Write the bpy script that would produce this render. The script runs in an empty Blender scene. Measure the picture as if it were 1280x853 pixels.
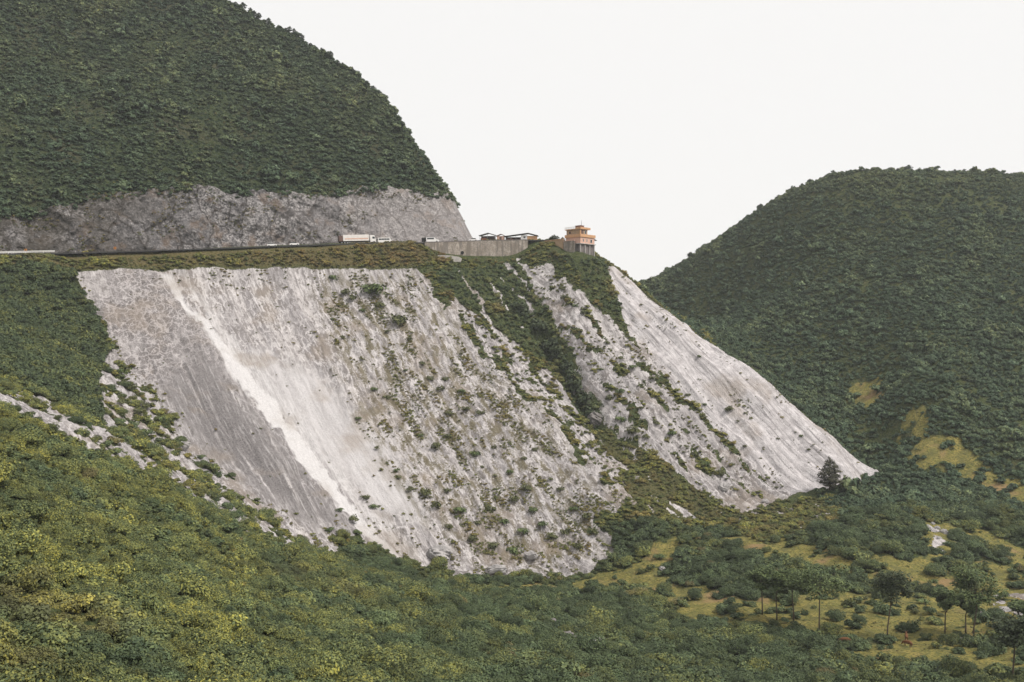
import bpy, bmesh, math, random
import numpy as np
from mathutils import Vector, Matrix

random.seed(7)
rng = np.random.default_rng(7)
R = math.radians
scene = bpy.context.scene
col = scene.collection

# ---------------------------------------------------------------- camera, sky, sun, exposure
cam_d = bpy.data.cameras.new('camera')
cam_d.lens = 35.0
cam_d.sensor_width = 36.0
cam_d.clip_start = 0.5
cam_d.clip_end = 20000.0
cam = bpy.data.objects.new('camera', cam_d)
cam.location = (0, 0, 0)
cam.rotation_euler = (R(90), 0, 0)
col.objects.link(cam)
scene.camera = cam
FPX, UC, VC = 1244.4, 640.0, 426.5        # the photograph's focal length in pixels and its centre

SUN_ELEV, SUN_AZ = 52.0, 118.0             # azimuth measured from +Y (into the picture) towards +X
world = bpy.data.worlds.new('World')
scene.world = world
world.use_nodes = True
wt = world.node_tree
bg = wt.nodes['Background']
sky = wt.nodes.new('ShaderNodeTexSky')
sky.sky_type = 'NISHITA'
sky.sun_disc = False
sky.sun_elevation = R(SUN_ELEV)
sky.sun_rotation = R(SUN_AZ)
sky.air_density = 1.0
sky.dust_density = 4.0
mixs = wt.nodes.new('ShaderNodeMix')
mixs.data_type = 'RGBA'
mixs.inputs['Factor'].default_value = 0.93     # a closed overcast: the blue sky hardly comes through
mixs.inputs['B'].default_value = (8.75, 8.6, 8.4, 1)
wt.links.new(sky.outputs['Color'], mixs.inputs['A'])
wt.links.new(mixs.outputs['Result'], bg.inputs['Color'])
bg.inputs['Strength'].default_value = 0.1

sun_d = bpy.data.lights.new('sun', 'SUN')
sun_d.energy = 3.0
sun_d.angle = R(14)
sun_d.color = (1.0, 0.95, 0.88)
sun = bpy.data.objects.new('sun', sun_d)
sdir = Vector((math.sin(R(SUN_AZ)) * math.cos(R(SUN_ELEV)), math.cos(R(SUN_AZ)) * math.cos(R(SUN_ELEV)), math.sin(R(SUN_ELEV))))
sun.rotation_euler = sdir.to_track_quat('Z', 'Y').to_euler()
sun.location = (150, 0, 300)
col.objects.link(sun)

scene.view_settings.view_transform = 'Standard'
scene.view_settings.look = 'None'
scene.view_settings.exposure = 0.25
scene.view_settings.gamma = 1.0
scene.render.engine = 'CYCLES'
scene.cycles.max_bounces = 4
scene.cycles.diffuse_bounces = 2
scene.cycles.glossy_bounces = 1
scene.cycles.transmission_bounces = 2
scene.cycles.transparent_max_bounces = 4
scene.cycles.use_denoising = True
HAZE = 0.00014
# ---------------------------------------------------------------- small tools
def tag(o, label=None, cat=None, group=None, kind=None):
    if label: o['label'] = label
    if cat: o['category'] = cat
    if group: o['group'] = group
    if kind: o['kind'] = kind
    return o

def link(name, me, parent=None, loc=(0, 0, 0)):
    o = bpy.data.objects.new(name, me)
    o.location = loc
    if parent is not None:
        o.parent = parent
    col.objects.link(o)
    return o

def empty(name, loc=(0, 0, 0), rz=0.0):
    o = bpy.data.objects.new(name, None)
    o.location = loc
    o.rotation_euler = (0, 0, rz)
    o.empty_display_size = 0.5
    col.objects.link(o)
    return o

def copy_tree(o, parent=None):
    c = o.copy()
    col.objects.link(c)
    c.parent = parent
    for ch in list(o.children):
        copy_tree(ch, c)
    return c

def P(u, v, d):
    """The point at depth d (metres along the view) that the photograph shows at (u, v)."""
    return np.array([(u - UC) / FPX * d, d, (VC - v) / FPX * d])

# ---------------------------------------------------------------- noise
def _hash(ix, iy, seed):
    h = (ix.astype(np.int64) * 374761393 + iy.astype(np.int64) * 668265263 + seed * 974711) & 0xFFFFFFFF
    h = ((h ^ (h >> 13)) * 1274126177) & 0xFFFFFFFF
    return ((h ^ (h >> 16)) & 0xFFFFFF) / float(0xFFFFFF)

def pn(x, y, seed=0):
    x = np.asarray(x, float); y = np.asarray(y, float)
    ix = np.floor(x); iy = np.floor(y)
    fx = x - ix; fy = y - iy
    def g(a, b):
        t = _hash(ix + a, iy + b, seed) * 2 * np.pi
        return np.cos(t) * (fx - a) + np.sin(t) * (fy - b)
    sx = fx * fx * fx * (fx * (fx * 6 - 15) + 10); sy = fy * fy * fy * (fy * (fy * 6 - 15) + 10)
    a = g(0, 0) + (g(1, 0) - g(0, 0)) * sx
    b = g(0, 1) + (g(1, 1) - g(0, 1)) * sx
    return (a + (b - a) * sy) * 1.5

def fbm(x, y, seed=0, o=4, gain=.5):
    s = 0; a = 1.0; f = 1.0
    for i in range(o):
        s = s + a * pn(x * f, y * f, seed + i * 17)
        a *= gain; f *= 2.03
    return s

def sstep(a, b, x):
    t = np.clip((x - a) / (b - a), 0, 1)
    return t * t * (3 - 2 * t)

# ---------------------------------------------------------------- the road and the foot of the cut cliff (plan lines)
ROAD = np.array([P(-330, 331, 300), P(-150, 324, 345), P(0, 318.5, 374), P(100, 316, 388), P(200, 313, 404), P(300, 309.5, 421),
                 P(400, 306, 439), P(480, 304, 453), P(545, 303.2, 462), P(600, 301.5, 469), P(655, 300.5, 474), P(700, 300, 480)])

def resample(pl, step):
    pl = np.asarray(pl, float)
    # Catmull-Rom then even steps
    pts = []
    n = len(pl)
    for i in range(n - 1):
        p0 = pl[max(i - 1, 0)]; p1 = pl[i]; p2 = pl[i + 1]; p3 = pl[min(i + 2, n - 1)]
        for t in np.linspace(0, 1, 24, endpoint=False):
            pts.append(.5 * ((2 * p1) + (-p0 + p2) * t + (2 * p0 - 5 * p1 + 4 * p2 - p3) * t * t + (-p0 + 3 * p1 - 3 * p2 + p3) * t ** 3))
    pts.append(pl[-1])
    pts = np.array(pts)
    s = np.r_[0, np.cumsum(np.linalg.norm(np.diff(pts[:, :2], axis=0), axis=1))]
    q = np.arange(0, s[-1], step)
    return np.stack([np.interp(q, s, pts[:, k]) for k in range(pts.shape[1])], 1)

ROADC = resample(ROAD, 2.0)                # outer (valley side) edge of the road

# ---------------------------------------------------------------- the land: control points and a smooth surface through them
CP = []
def cp(*a):
    for u, v, d in a:
        CP.append(P(u, v, d))
def cw(*a):
    for x, y, z in a:
        CP.append(np.array([x, y, z], float))
def line(pts, n=3):
    pts = [P(*p) for p in pts]
    for a, b in zip(pts[:-1], pts[1:]):
        for k in range(n):
            CP.append(a + (b - a) * k / n)
    CP.append(pts[-1])

# road bench and shoulder
_tg = np.gradient(ROADC[:, :2], axis=0); _tg /= np.linalg.norm(_tg, axis=1)[:, None]
_nr = np.stack([-_tg[:, 1], _tg[:, 0]], 1)
_ru = ROADC[:, 0] / ROADC[:, 1] * FPX + UC
for i in range(3, len(ROADC), 5):
    p = ROADC[i]
    def off(q, dz):
        CP.append(np.array([p[0] + _nr[i, 0] * q, p[1] + _nr[i, 1] * q, p[2] + dz]))
    off(9.0, -.35)
    if _ru[i] < 535:
        off(.3, -.0); off(-3.0, -.7)
    else:
        off(5.0, -.6)
        if _ru[i] < 668:
            w = float(np.interp(_ru[i], [535, 560, 600, 650, 668], [3.2, 6.6, 8.4, 8.0, 5.0]))
            off(-1.2, -w)
cp((668, 302, 475), (676, 303.5, 473), (684, 306, 471), (692, 309, 469), (702, 312, 466), (714, 316, 462))
line([(95, 339, 384), (200, 338, 400), (300, 337, 416), (400, 336, 433), (470, 335, 441), (520, 335, 447)], 3)
line([(95, 330, 386), (200, 328.5, 402.5), (300, 326, 418.5), (400, 324, 436), (470, 323, 445), (520, 322.5, 450)], 3)
# white face, fall lines
line([(95, 339, 384), (165, 455, 355), (240, 565, 325)], 2)
line([(200, 338, 400), (300, 500, 360), (402, 672, 314)], 2)
line([(300, 337, 416), (400, 520, 371), (508, 706, 324)], 2)
line([(400, 336, 433), (510, 520, 382), (620, 716, 328)], 2)
line([(470, 335, 441), (575, 480, 400), (712, 716, 332)], 2)
line([(520, 335, 447), (605, 440, 416), (700, 530, 385), (790, 622, 355)], 2)
# gully and the second spur
line([(600, 345, 455), (660, 400, 442), (690, 440, 427), (738, 515, 402), (775, 570, 384)], 2)
line([(664, 326, 466), (705, 392, 437), (760, 455, 415), (830, 555, 383), (900, 625, 364)], 2)
line([(712, 323, 462), (780, 415, 431), (880, 515, 399), (985, 612, 372)], 2)
RIDGE = [(752, 326, 466), (830, 392, 442), (920, 450, 423), (1000, 515, 402), (1072, 580, 383)]
line(RIDGE, 2)
for p in RIDGE:
    q = P(*p)
    if p[1] > 570:
        CP.append(q + np.array([8, 6, -4]))
        continue
    k = 1.0 if p[1] < 440 else .7 if p[1] < 500 else .42
    CP.append(q + np.array([20, 15, -15]) * k)
    CP.append(q + np.array([38, 29, -23]) * k)
cp((1060, 610, 368), (1037, 613, 366), (1000, 620, 364))
# terrace round the house
cw((15, 490, 48.0), (21, 500, 47.2), (21, 481, 47.0), (35, 484, 44.0), (32, 473, 41.6), (24, 467.5, 43.6), (29, 461.5, 41.6), (48, 478, 36.5), (39.6, 467.5, 38.6), (32, 456.5, 39.9), (36.4, 461.5, 39.0), (30, 479.5, 46), (-12, 490, 47.0), (3, 488, 47.4), (-10, 508, 44), (32, 520, 32), (64, 505, 18), (-20, 550, 20), (60, 585, -15))
# toe of the white face, valley floor
cp((520, 712, 322), (640, 728, 318), (740, 728, 317), (820, 690, 330), (860, 650, 350), (930, 655, 345), (1000, 700, 300), (850, 730, 298),
   (740, 760, 278), (1100, 650, 325), (1100, 700, 292), (1200, 650, 330), (1200, 700, 296), (1280, 680, 318), (1280, 750, 255), (1150, 745, 268),
   (1000, 765, 258), (1057, 800, 226), (1200, 800, 222), (900, 790, 243), (1280, 853, 178), (1130, 853, 186), (950, 853, 192), (800, 853, 182),
   (640, 853, 158), (640, 800, 212), (640, 765, 262), (500, 735, 280), (500, 800, 180), (450, 853, 128), (300, 853, 102), (150, 853, 84), (0, 853, 70))
# near slope, lower left
cp((400, 760, 196), (400, 700, 262), (300, 650, 262), (300, 720, 190), (200, 700, 166), (200, 600, 240), (100, 700, 130), (0, 700, 108), (100, 600, 182),
   (0, 600, 148), (0, 510, 205), (60, 520, 222), (130, 548, 240), (220, 585, 262), (330, 655, 284), (405, 695, 296), (-150, 500, 170), (-150, 700, 90),
   (-150, 853, 62))
# hollow with the dark wood
cp((0, 345, 362), (0, 400, 335), (50, 430, 328), (100, 470, 318), (60, 490, 290), (0, 474, 275), (150, 540, 300), (200, 545, 318), (-150, 400, 290), (-150, 345, 330), (-330, 350, 280), (-330, 420, 220))
# under and beside the camera
cw((0, 0, -9), (-60, 0, -6), (-150, 60, 0), (70, 40, -36), (150, 100, -58), (240, 200, -52), (0, -60, -6), (200, 0, -40), (-250, 150, 10), (-420, 200, 25), (120, -60, -20), (350, 120, -25))
# right hill
line([(808, 355, 650), (850, 331, 632), (900, 301, 614), (950, 269, 597), (1000, 242, 582), (1060, 227, 566), (1150, 223, 560), (1280, 227, 560), (1480, 214, 565), (1750, 215, 570)], 1)
cp((900, 400, 560), (1000, 400, 503), (1000, 310, 545), (1000, 480, 464), (1080, 300, 530), (1080, 400, 482), (1080, 500, 440), (1150, 300, 515), (1150, 400, 458), (1150, 480, 414), (1150, 560, 386),
   (1280, 300, 510), (1280, 400, 452), (1280, 500, 402), (1280, 600, 356), (1092, 590, 402), (1150, 610, 360), (1090, 622, 374), (1205, 602, 366), (1145, 640, 341), (1480, 300, 500), (1480, 450, 410), (1480, 600, 330), (1750, 400, 430), (1480, 750, 240))
cw((60, 640, 34), (40, 700, 20), (140, 700, 45), (230, 660, 88), (300, 680, 84), (420, 700, 75), (150, 800, 10), (330, 820, 30), (0, 820, -10), (500, 820, 30), (-150, 820, 0), (-300, 820, 0))
CP = np.array(CP)

RC = 9.0
def _phi(x, y):
    return np.sqrt((x[:, None] - CP[None, :, 0]) ** 2 + (y[:, None] - CP[None, :, 1]) ** 2 + RC * RC)
_A = _phi(CP[:, 0], CP[:, 1])
_n = len(CP)
_M = np.zeros((_n + 3, _n + 3))
_M[:_n, :_n] = _A - np.eye(_n) * 1.2       # a little smoothing (the kernel is conditionally negative)
_M[:_n, _n] = 1; _M[:_n, _n + 1] = CP[:, 0] / 100; _M[:_n, _n + 2] = CP[:, 1] / 100
_M[_n:, :_n] = _M[:_n, _n:].T
_W = np.linalg.solve(_M, np.r_[CP[:, 2], 0, 0, 0])
def H0(x, y):
    x = np.asarray(x, float).ravel(); y = np.asarray(y, float).ravel()
    out = np.empty(len(x))
    for i in range(0, len(x), 40000):
        a = slice(i, i + 40000)
        out[a] = _phi(x[a], y[a]) @ _W[:_n] + _W[_n] + _W[_n + 1] * x[a] / 100 + _W[_n + 2] * y[a] / 100
    return out

def ground(u, v, dmin=45.0, dmax=700.0):
    """Where the line of sight through (u, v) first meets the land."""
    d = np.arange(dmin, dmax, 1.0)
    x = (u - UC) / FPX * d; z = (VC - v) / FPX * d
    h = H0(x, d)
    k = np.nonzero(z < h)[0]
    if len(k) == 0:
        k = [np.argmin(z - h)]
    i = k[0]
    if i > 0:
        a = z[i - 1] - h[i - 1]; b = h[i] - z[i]
        dd = d[i - 1] + a / max(a + b, 1e-6)
    else:
        dd = d[i]
    return np.array([(u - UC) / FPX * dd, dd, (VC - v) / FPX * dd])

def gpoly(pts, dmin=45.0):
    return np.array([ground(u, v, dmin)[:2] for u, v in pts])

def sdist(px, py, poly):
    """Signed plan distance to a polygon (inside positive)."""
    px = np.asarray(px, float); py = np.asarray(py, float)
    d2 = np.full(px.shape, 1e18); inside = np.zeros(px.shape, bool)
    n = len(poly)
    for i in range(n):
        ax, ay = poly[i]; bx, by = poly[(i + 1) % n]
        ex, ey = bx - ax, by - ay
        t = np.clip(((px - ax) * ex + (py - ay) * ey) / max(ex * ex + ey * ey, 1e-9), 0, 1)
        d2 = np.minimum(d2, (px - ax - t * ex) ** 2 + (py - ay - t * ey) ** 2)
        c = (ay > py) != (by > py)
        with np.errstate(divide='ignore', invalid='ignore'):
            xi = (bx - ax) * (py - ay) / (by - ay if by != ay else 1e-12) + ax
        inside ^= c & (px < xi)
    return np.where(inside, 1, -1) * np.sqrt(d2)

def ldist(px, py, pl):
    """Plan distance to a polyline and the arc position of the nearest point."""
    px = np.asarray(px, float); py = np.asarray(py, float)
    d2 = np.full(px.shape, 1e18); s = np.zeros(px.shape); acc = 0.0
    for i in range(len(pl) - 1):
        ax, ay = pl[i][:2]; bx, by = pl[i + 1][:2]
        ex, ey = bx - ax, by - ay
        L = math.hypot(ex, ey)
        t = np.clip(((px - ax) * ex + (py - ay) * ey) / max(L * L, 1e-9), 0, 1)
        q = (px - ax - t * ex) ** 2 + (py - ay - t * ey) ** 2
        m = q < d2
        d2 = np.where(m, q, d2); s = np.where(m, acc + t * L, s)
        acc += L
    return np.sqrt(d2), s

# ---------------------------------------------------------------- regions of the ground (traced on the land, kept as plan outlines)
G = {}
G['face'] = gpoly([(88, 338), (200, 338), (300, 337), (400, 336), (520, 336), (548, 362), (600, 440), (650, 489), (700, 532), (750, 590), (788, 622), (770, 640), (745, 655),
                   (765, 690), (735, 716), (640, 722), (560, 718), (512, 706), (468, 684), (432, 668), (405, 688), (380, 676), (330, 640), (285, 600), (240, 572), (215, 535), (195, 495), (160, 465), (138, 430), (112, 372)])
G['chute'] = gpoly([(199, 339), (213, 339), (256, 395), (308, 450), (356, 512), (398, 572), (438, 626), (474, 666), (515, 704), (500, 706), (464, 676), (428, 640), (382, 584), (330, 520), (284, 460), (240, 402)])
G['powder'] = gpoly([(320, 440), (400, 470), (470, 540), (525, 620), (520, 650), (470, 640), (400, 560)])
G['darkface'] = gpoly([(240, 430), (290, 480), (345, 550), (400, 615), (440, 655), (400, 660), (330, 620), (260, 570), (200, 490)])
G['web'] = gpoly([(88, 338), (200, 338), (240, 400), (300, 470), (220, 490), (160, 465), (138, 430), (112, 372)])
G['strip'] = gpoly([(-20, 472), (0, 478), (60, 500), (105, 530), (150, 552), (190, 580), (180, 590), (120, 570), (60, 536), (0, 506), (-20, 496)])
G['strip_b'] = gpoly([(215, 545), (265, 580), (330, 640), (405, 692), (385, 694), (300, 645), (228, 590)])
G['strip_c'] = gpoly([(118, 425), (130, 425), (150, 495), (153, 520), (140, 522), (130, 480)])
CREV = gpoly([(676, 416), (692, 440), (710, 466), (722, 488), (736, 512), (746, 526)])
G['bank'] = gpoly([(556, 362), (600, 396), (650, 432), (688, 462), (722, 510), (742, 540), (765, 566), (792, 616), (752, 586), (702, 528), (652, 485), (606, 438), (566, 384)])
G['band'] = gpoly([(105, 385), (140, 432), (200, 498), (242, 570), (332, 640), (408, 690), (372, 694), (300, 662), (218, 604), (150, 560), (118, 500)])
G['strip_d'] = gpoly([(645, 322), (652, 323), (664, 342), (682, 368), (694, 388), (704, 404), (698, 404), (684, 384), (668, 360), (656, 345), (648, 330)])
G['spur'] = gpoly([(650, 330), (662, 335), (690, 330), (700, 345), (760, 400), (800, 432), (880, 510), (960, 580), (1000, 612), (940, 640), (890, 622), (850, 592), (800, 560), (760, 525), (735, 470), (695, 405)])
G['white'] = gpoly([(757, 334), (800, 370), (900, 441), (960, 488), (1000, 521), (1068, 582), (1076, 598), (1058, 612), (1000, 613), (930, 570), (860, 500), (800, 432), (772, 388)])
_q = G['white'][:7]                        # the bare rock runs over the ridge and a little down its far side
G['white'] = np.vstack([_q[:1], _q + np.array([13.0, 10.0]), G['white'][6:]])
G['house_scrub'] = gpoly([(690, 316), (735, 317), (754, 326), (760, 345), (776, 388), (766, 396), (742, 372), (712, 335)])
G['gully'] = gpoly([(545, 338), (640, 325), (655, 345), (694, 410), (736, 470), (752, 522), (738, 530), (712, 490), (676, 440), (640, 425), (590, 395)])
G['shoulder'] = gpoly([(-60, 325), (0, 321), (100, 319), (200, 316), (300, 312), (400, 308), (545, 306), (560, 328), (520, 333), (400, 333), (300, 334), (200, 335), (85, 335), (0, 336), (-60, 338)])
G['wood'] = gpoly([(-120, 345), (0, 337), (86, 339), (110, 372), (134, 430), (118, 480), (128, 535), (60, 498), (0, 474), (-120, 460)])
MEADOWS = [[(560, 727), (640, 731), (740, 722), (800, 705), (832, 680), (845, 674), (848, 684), (815, 712), (860, 736), (900, 745), (950, 752), (1000, 740), (1080, 738), (1200, 752), (1280, 740), (1280, 762),
            (1230, 800), (1130, 796), (1060, 794), (1000, 786), (900, 775), (820, 773), (870, 755), (800, 738), (740, 736), (650, 738)],
           [(1098, 698), (1150, 700), (1205, 722), (1190, 742), (1130, 728)],
           [(1180, 655), (1240, 664), (1290, 690), (1290, 712), (1240, 690)],
           [(1058, 482), (1095, 474), (1105, 490), (1085, 508), (1064, 505)],
           [(1128, 518), (1152, 514), (1162, 546), (1205, 562), (1285, 612), (1285, 634), (1215, 596), (1160, 588), (1140, 575), (1150, 552)],
           [(1150, 650), (1172, 655), (1185, 690), (1180, 705), (1165, 700), (1158, 672)],
           [(1060, 815), (1130, 800), (1280, 815), (1280, 840), (1150, 835), (1080, 828)],
           [(900, 672), (960, 672), (1040, 690), (1080, 720), (1000, 705), (940, 690)],
           [(1230, 700), (1290, 720), (1290, 790), (1240, 765), (1215, 735)],
           [(600, 750), (650, 758), (640, 764), (600, 757)], [(720, 800), (790, 808), (790, 816), (720, 806)]]
MEADOWS = [gpoly(m) for m in MEADOWS]
G['sparse'] = gpoly([(750, 545), (800, 565), (880, 625), (960, 640), (1040, 620), (1060, 650), (960, 680), (880, 650), (800, 640), (770, 600)])
G['mossy'] = gpoly([(400, 340), (520, 340), (600, 445), (700, 545), (770, 640), (730, 712), (600, 705), (490, 610), (440, 500), (395, 390)])
G['path_rock'] = gpoly([(1160, 655), (1175, 662), (1185, 680), (1172, 690), (1165, 675)])
G['creek'] = gpoly([(1245, 742), (1290, 735), (1290, 775), (1255, 762)])
G['pale_slab'] = gpoly([(715, 797), (765, 798), (768, 806), (720, 806)])

FALL = np.array([.63, -.777])              # the way the white slope falls, in plan
SIDE = np.array([.777, .63])

def masks(x, y):
    """rock, meadow, powder, dark, web, dry, wood : what the ground is made of at (x, y)."""
    rim = .25 + .75 * sstep(10, 22, road_clear(x, y))
    wx = x + rim * 2.2 * fbm(x / 9, y / 9, 3) + rim * .8 * pn(x / 2.2, y / 2.2, 5)
    wy = y + rim * 2.2 * fbm(x / 9, y / 9, 11) + rim * .8 * pn(x / 2.2, y / 2.2, 13)
    lump = fbm(x / 7, y / 7, 31, 4)
    a = wx * FALL[0] + wy * FALL[1]; b = wx * SIDE[0] + wy * SIDE[1]
    streak = fbm(a / 26, b / 4.2, 21, 4)
    lump = fbm(x / 7, y / 7, 31, 4)
    def m(k, w=1.5):
        return sstep(-w, w, sdist(wx, wy, G[k]))
    face = sstep(-1.1, 1.1, sdist(wx, wy, G['face']) + rim * sstep(.3, 1, rim) * 4.2 * (lump - .1)); chute = sstep(-1.6, 2.6, sdist(wx, wy, G['chute']) + 1.3 * streak); powder = m('powder', 7); web = m('web', 5)
    halo = sstep(-6, 4, sdist(wx - 6 * SIDE[0], wy - 6 * SIDE[1], G['chute']) + 2 * streak) * .6
    chute = np.maximum(chute, halo); dark = m('darkface', 11)
    white = m('white', 1.2); spur = m('spur', 2.0)
    spur_r = spur * sstep(-.5, -.25, streak * .9 + lump * .35)
    bank_r = m('bank', 2) * sstep(-.42, -.15, streak * .6 + lump * .6)
    band_r = m('band', 1.5) * sstep(-.28, -.08, lump + .35 * streak)
    sparse = m('sparse', 3) * sstep(.42, .7, streak + .4 * lump)
    strip = np.maximum(m('strip', .8), np.maximum(m('strip_b', .9), m('strip_c', .5))) * sstep(-.5, -.25, lump + .3 * streak)
    sm = np.maximum(np.maximum(m('path_rock', .8), m('creek', 1)), m('pale_slab', .6)) * sstep(-.3, 0, lump)
    gul = m('gully', 3) * sstep(.45, .65, streak)
    rock = np.maximum.reduce([face, white, spur_r, bank_r, band_r, m('strip_d', .5) * sstep(-.4, -.2, lump), sparse, strip, sm, gul])
    rock = rock * (1 - m('house_scrub', 1.0))
    mead = np.zeros_like(x)
    for q in MEADOWS:
        mead = np.maximum(mead, sstep(-2.6, 2.6, sdist(wx, wy, q) + 2.6 * fbm(x / 11, y / 7, 17, 3) + 1.2))
    mead = mead * (1 - .9 * sstep(.40, .52, fbm(x / 7, y / 5, 19, 3)))
    dry = np.maximum(m('shoulder', 1.5), .55 * m('sparse', 5))
    return dict(rock=rock, mead=mead * (1 - rock), chute=chute, powder=powder, web=web, dark=dark, dry=dry, wood=m('wood', 3), face=face, white=white, spur=spur, streak=streak, lump=lump,
                gully=m('gully', 3), mossy=m('mossy', 8), scrub=m('house_scrub', 1), sparse=m('sparse', 3))

def relief(x, y, m):
    """Fine relief on top of the smooth land."""
    a = x * FALL[0] + y * FALL[1]; b = x * SIDE[0] + y * SIDE[1]
    near = sstep(40, 140, y)
    rim = sstep(9, 24, road_clear(x, y))
    r = .9 * fbm(x / 24, y / 24, 41, 3) * near * rim
    smooth = 1 - .8 * np.maximum(m['chute'], .8 * m['powder'])
    rk = m['rock'] * smooth * rim
    ridges = 1 - np.abs(fbm(a / 34, b / 2.8, 51, 3)) * 2
    lumps = 1 - np.abs(fbm(a / 6.5, b / 3.2, 61, 4)) * 2
    r = r + rk * (.85 * ridges * (.6 + .4 * m['spur'] + .15 * m['white']) + .7 * lumps * (1 - .85 * m['white'] - .5 * m['dark']) + (.9 + 1.3 * m['white']) * fbm(a / 34, b / 9, 55, 3)) - rk * .7
    r = r + rk * .16 * fbm(x / 1.6, y / 1.6, 71, 2)
    fine = 1 - np.abs(fbm(a / 30, b / 1.5, 57, 2)) * 2
    r = r + rk * .4 * fine * np.maximum(m['white'], .6 * m['spur'])
    r = r - .5 * m['chute']
    cd, _s = ldist(x, y, CREV)
    r = r - 6.0 * np.exp(-(cd / 3.2) ** 2)
    r = r + (1 - m['rock']) * .5 * fbm(x / 6, y / 6, 81, 3)
    return r

def road_clear(x, y):
    d, s = ldist(x, y, ROADC)
    return d

def H(x, y, m=None):
    x = np.asarray(x, float).ravel(); y = np.asarray(y, float).ravel()
    if m is None:
        m = masks(x, y)
    k = sstep(3.5, 9.0, road_clear(x, y))
    return H0(x, y) + relief(x, y, m) * k - (1 - k) * .12
# ---------------------------------------------------------------- node helpers
class NT:
    def __init__(self, name):
        self.m = bpy.data.materials.new(name)
        self.m.use_nodes = True
        self.t = self.m.node_tree
        self.b = self.t.nodes['Principled BSDF']
        self.out = self.t.nodes['Material Output']
    def n(self, typ, **kw):
        nd = self.t.nodes.new(typ)
        for k, v in kw.items():
            setattr(nd, k, v)
        return nd
    def l(self, a, b):
        self.t.links.new(a, b)
    def setin(self, nd, key, v):
        if hasattr(v, 'is_output') or hasattr(v, 'links'):
            self.l(v, nd.inputs[key])
        elif v is not None:
            nd.inputs[key].default_value = v
    def mix(self, f, a, b, blend='MIX'):
        nd = self.n('ShaderNodeMix', data_type='RGBA', blend_type=blend)
        def c(v):
            return (*v, 1) if isinstance(v, tuple) and len(v) == 3 else v
        self.setin(nd, 0, f); self.setin(nd, 6, c(a)); self.setin(nd, 7, c(b))
        return nd.outputs[2]
    def math(self, op, a, b=None, c=None, clamp=False):
        nd = self.n('ShaderNodeMath', operation=op)
        nd.use_clamp = clamp
        self.setin(nd, 0, a); self.setin(nd, 1, b)
        if c is not None: self.setin(nd, 2, c)
        return nd.outputs[0]
    def ramp(self, v, a, b, lo=0.0, hi=1.0):
        nd = self.n('ShaderNodeMapRange', interpolation_type='SMOOTHSTEP')
        self.setin(nd, 0, v); self.setin(nd, 1, a); self.setin(nd, 2, b); self.setin(nd, 3, lo); self.setin(nd, 4, hi)
        return nd.outputs[0]
    def noise(self, vec, scale, detail=4, rough=.55, dist=0.0):
        nd = self.n('ShaderNodeTexNoise')
        nd.inputs['Scale'].default_value = scale; nd.inputs['Detail'].default_value = detail
        nd.inputs['Roughness'].default_value = rough; nd.inputs['Distortion'].default_value = dist
        self.l(vec, nd.inputs['Vector'])
        return nd.outputs['Fac']
    def voro(self, vec, scale, feature='F1', rnd=1.0):
        nd = self.n('ShaderNodeTexVoronoi', feature=feature)
        nd.inputs['Scale'].default_value = scale; nd.inputs['Randomness'].default_value = rnd
        self.l(vec, nd.inputs['Vector'])
        return nd.outputs['Distance']
    def obj(self):
        return self.n('ShaderNodeTexCoord').outputs['Object']
    def mapping(self, vec, rot=(0, 0, 0), sc=(1, 1, 1)):
        nd = self.n('ShaderNodeMapping')
        nd.inputs['Rotation'].default_value = rot; nd.inputs['Scale'].default_value = sc
        self.l(vec, nd.inputs['Vector'])
        return nd.outputs['Vector']
    def attr(self, name, typ='GEOMETRY'):
        return self.n('ShaderNodeAttribute', attribute_name=name, attribute_type=typ)
    def bump(self, h, strength, dist):
        nd = self.n('ShaderNodeBump')
        nd.inputs['Strength'].default_value = strength; nd.inputs['Distance'].default_value = dist
        self.l(h, nd.inputs['Height'])
        self.l(nd.outputs['Normal'], self.b.inputs['Normal'])
    def color(self, c):
        self.setin(self.b, 'Base Color', (*c, 1) if isinstance(c, tuple) else c)
    def rough(self, r, spec=.2):
        self.b.inputs['Roughness'].default_value = r
        self.b.inputs['Specular IOR Level'].default_value = spec

def grid_mesh(name, X, Y, Z, keep=None):
    """A sheet over a tensor grid (X, Y, Z are 2-D arrays); keep masks the quads."""
    ny, nx = X.shape
    idx = np.arange(nx * ny).reshape(ny, nx)
    q = np.stack([idx[:-1, :-1], idx[:-1, 1:], idx[1:, 1:], idx[1:, :-1]], -1).reshape(-1, 4)
    if keep is not None:
        q = q[keep.ravel()]
    used = np.unique(q)
    remap = np.full(nx * ny, -1); remap[used] = np.arange(len(used))
    q = remap[q]
    co = np.stack([X.ravel(), Y.ravel(), Z.ravel()], 1)[used]
    me = bpy.data.meshes.new(name)
    me.vertices.add(len(co)); me.vertices.foreach_set('co', co.astype(np.float32).ravel())
    me.loops.add(q.size); me.loops.foreach_set('vertex_index', q.astype(np.int32).ravel())
    me.polygons.add(len(q)); me.polygons.foreach_set('loop_start', np.arange(0, q.size, 4, dtype=np.int32))
    me.polygons.foreach_set('loop_total', np.full(len(q), 4, dtype=np.int32))
    me.polygons.foreach_set('use_smooth', np.ones(len(q), bool))
    me.update(calc_edges=True)
    return me, used

def set_attr(me, name, v):
    at = me.attributes.new(name, 'FLOAT', 'POINT')
    at.data.foreach_set('value', np.asarray(v, np.float32))

def spaced(*parts):
    out = []
    for a, b, st in parts:
        out.append(np.arange(a, b, st))
    return np.r_[tuple(out)]

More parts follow.
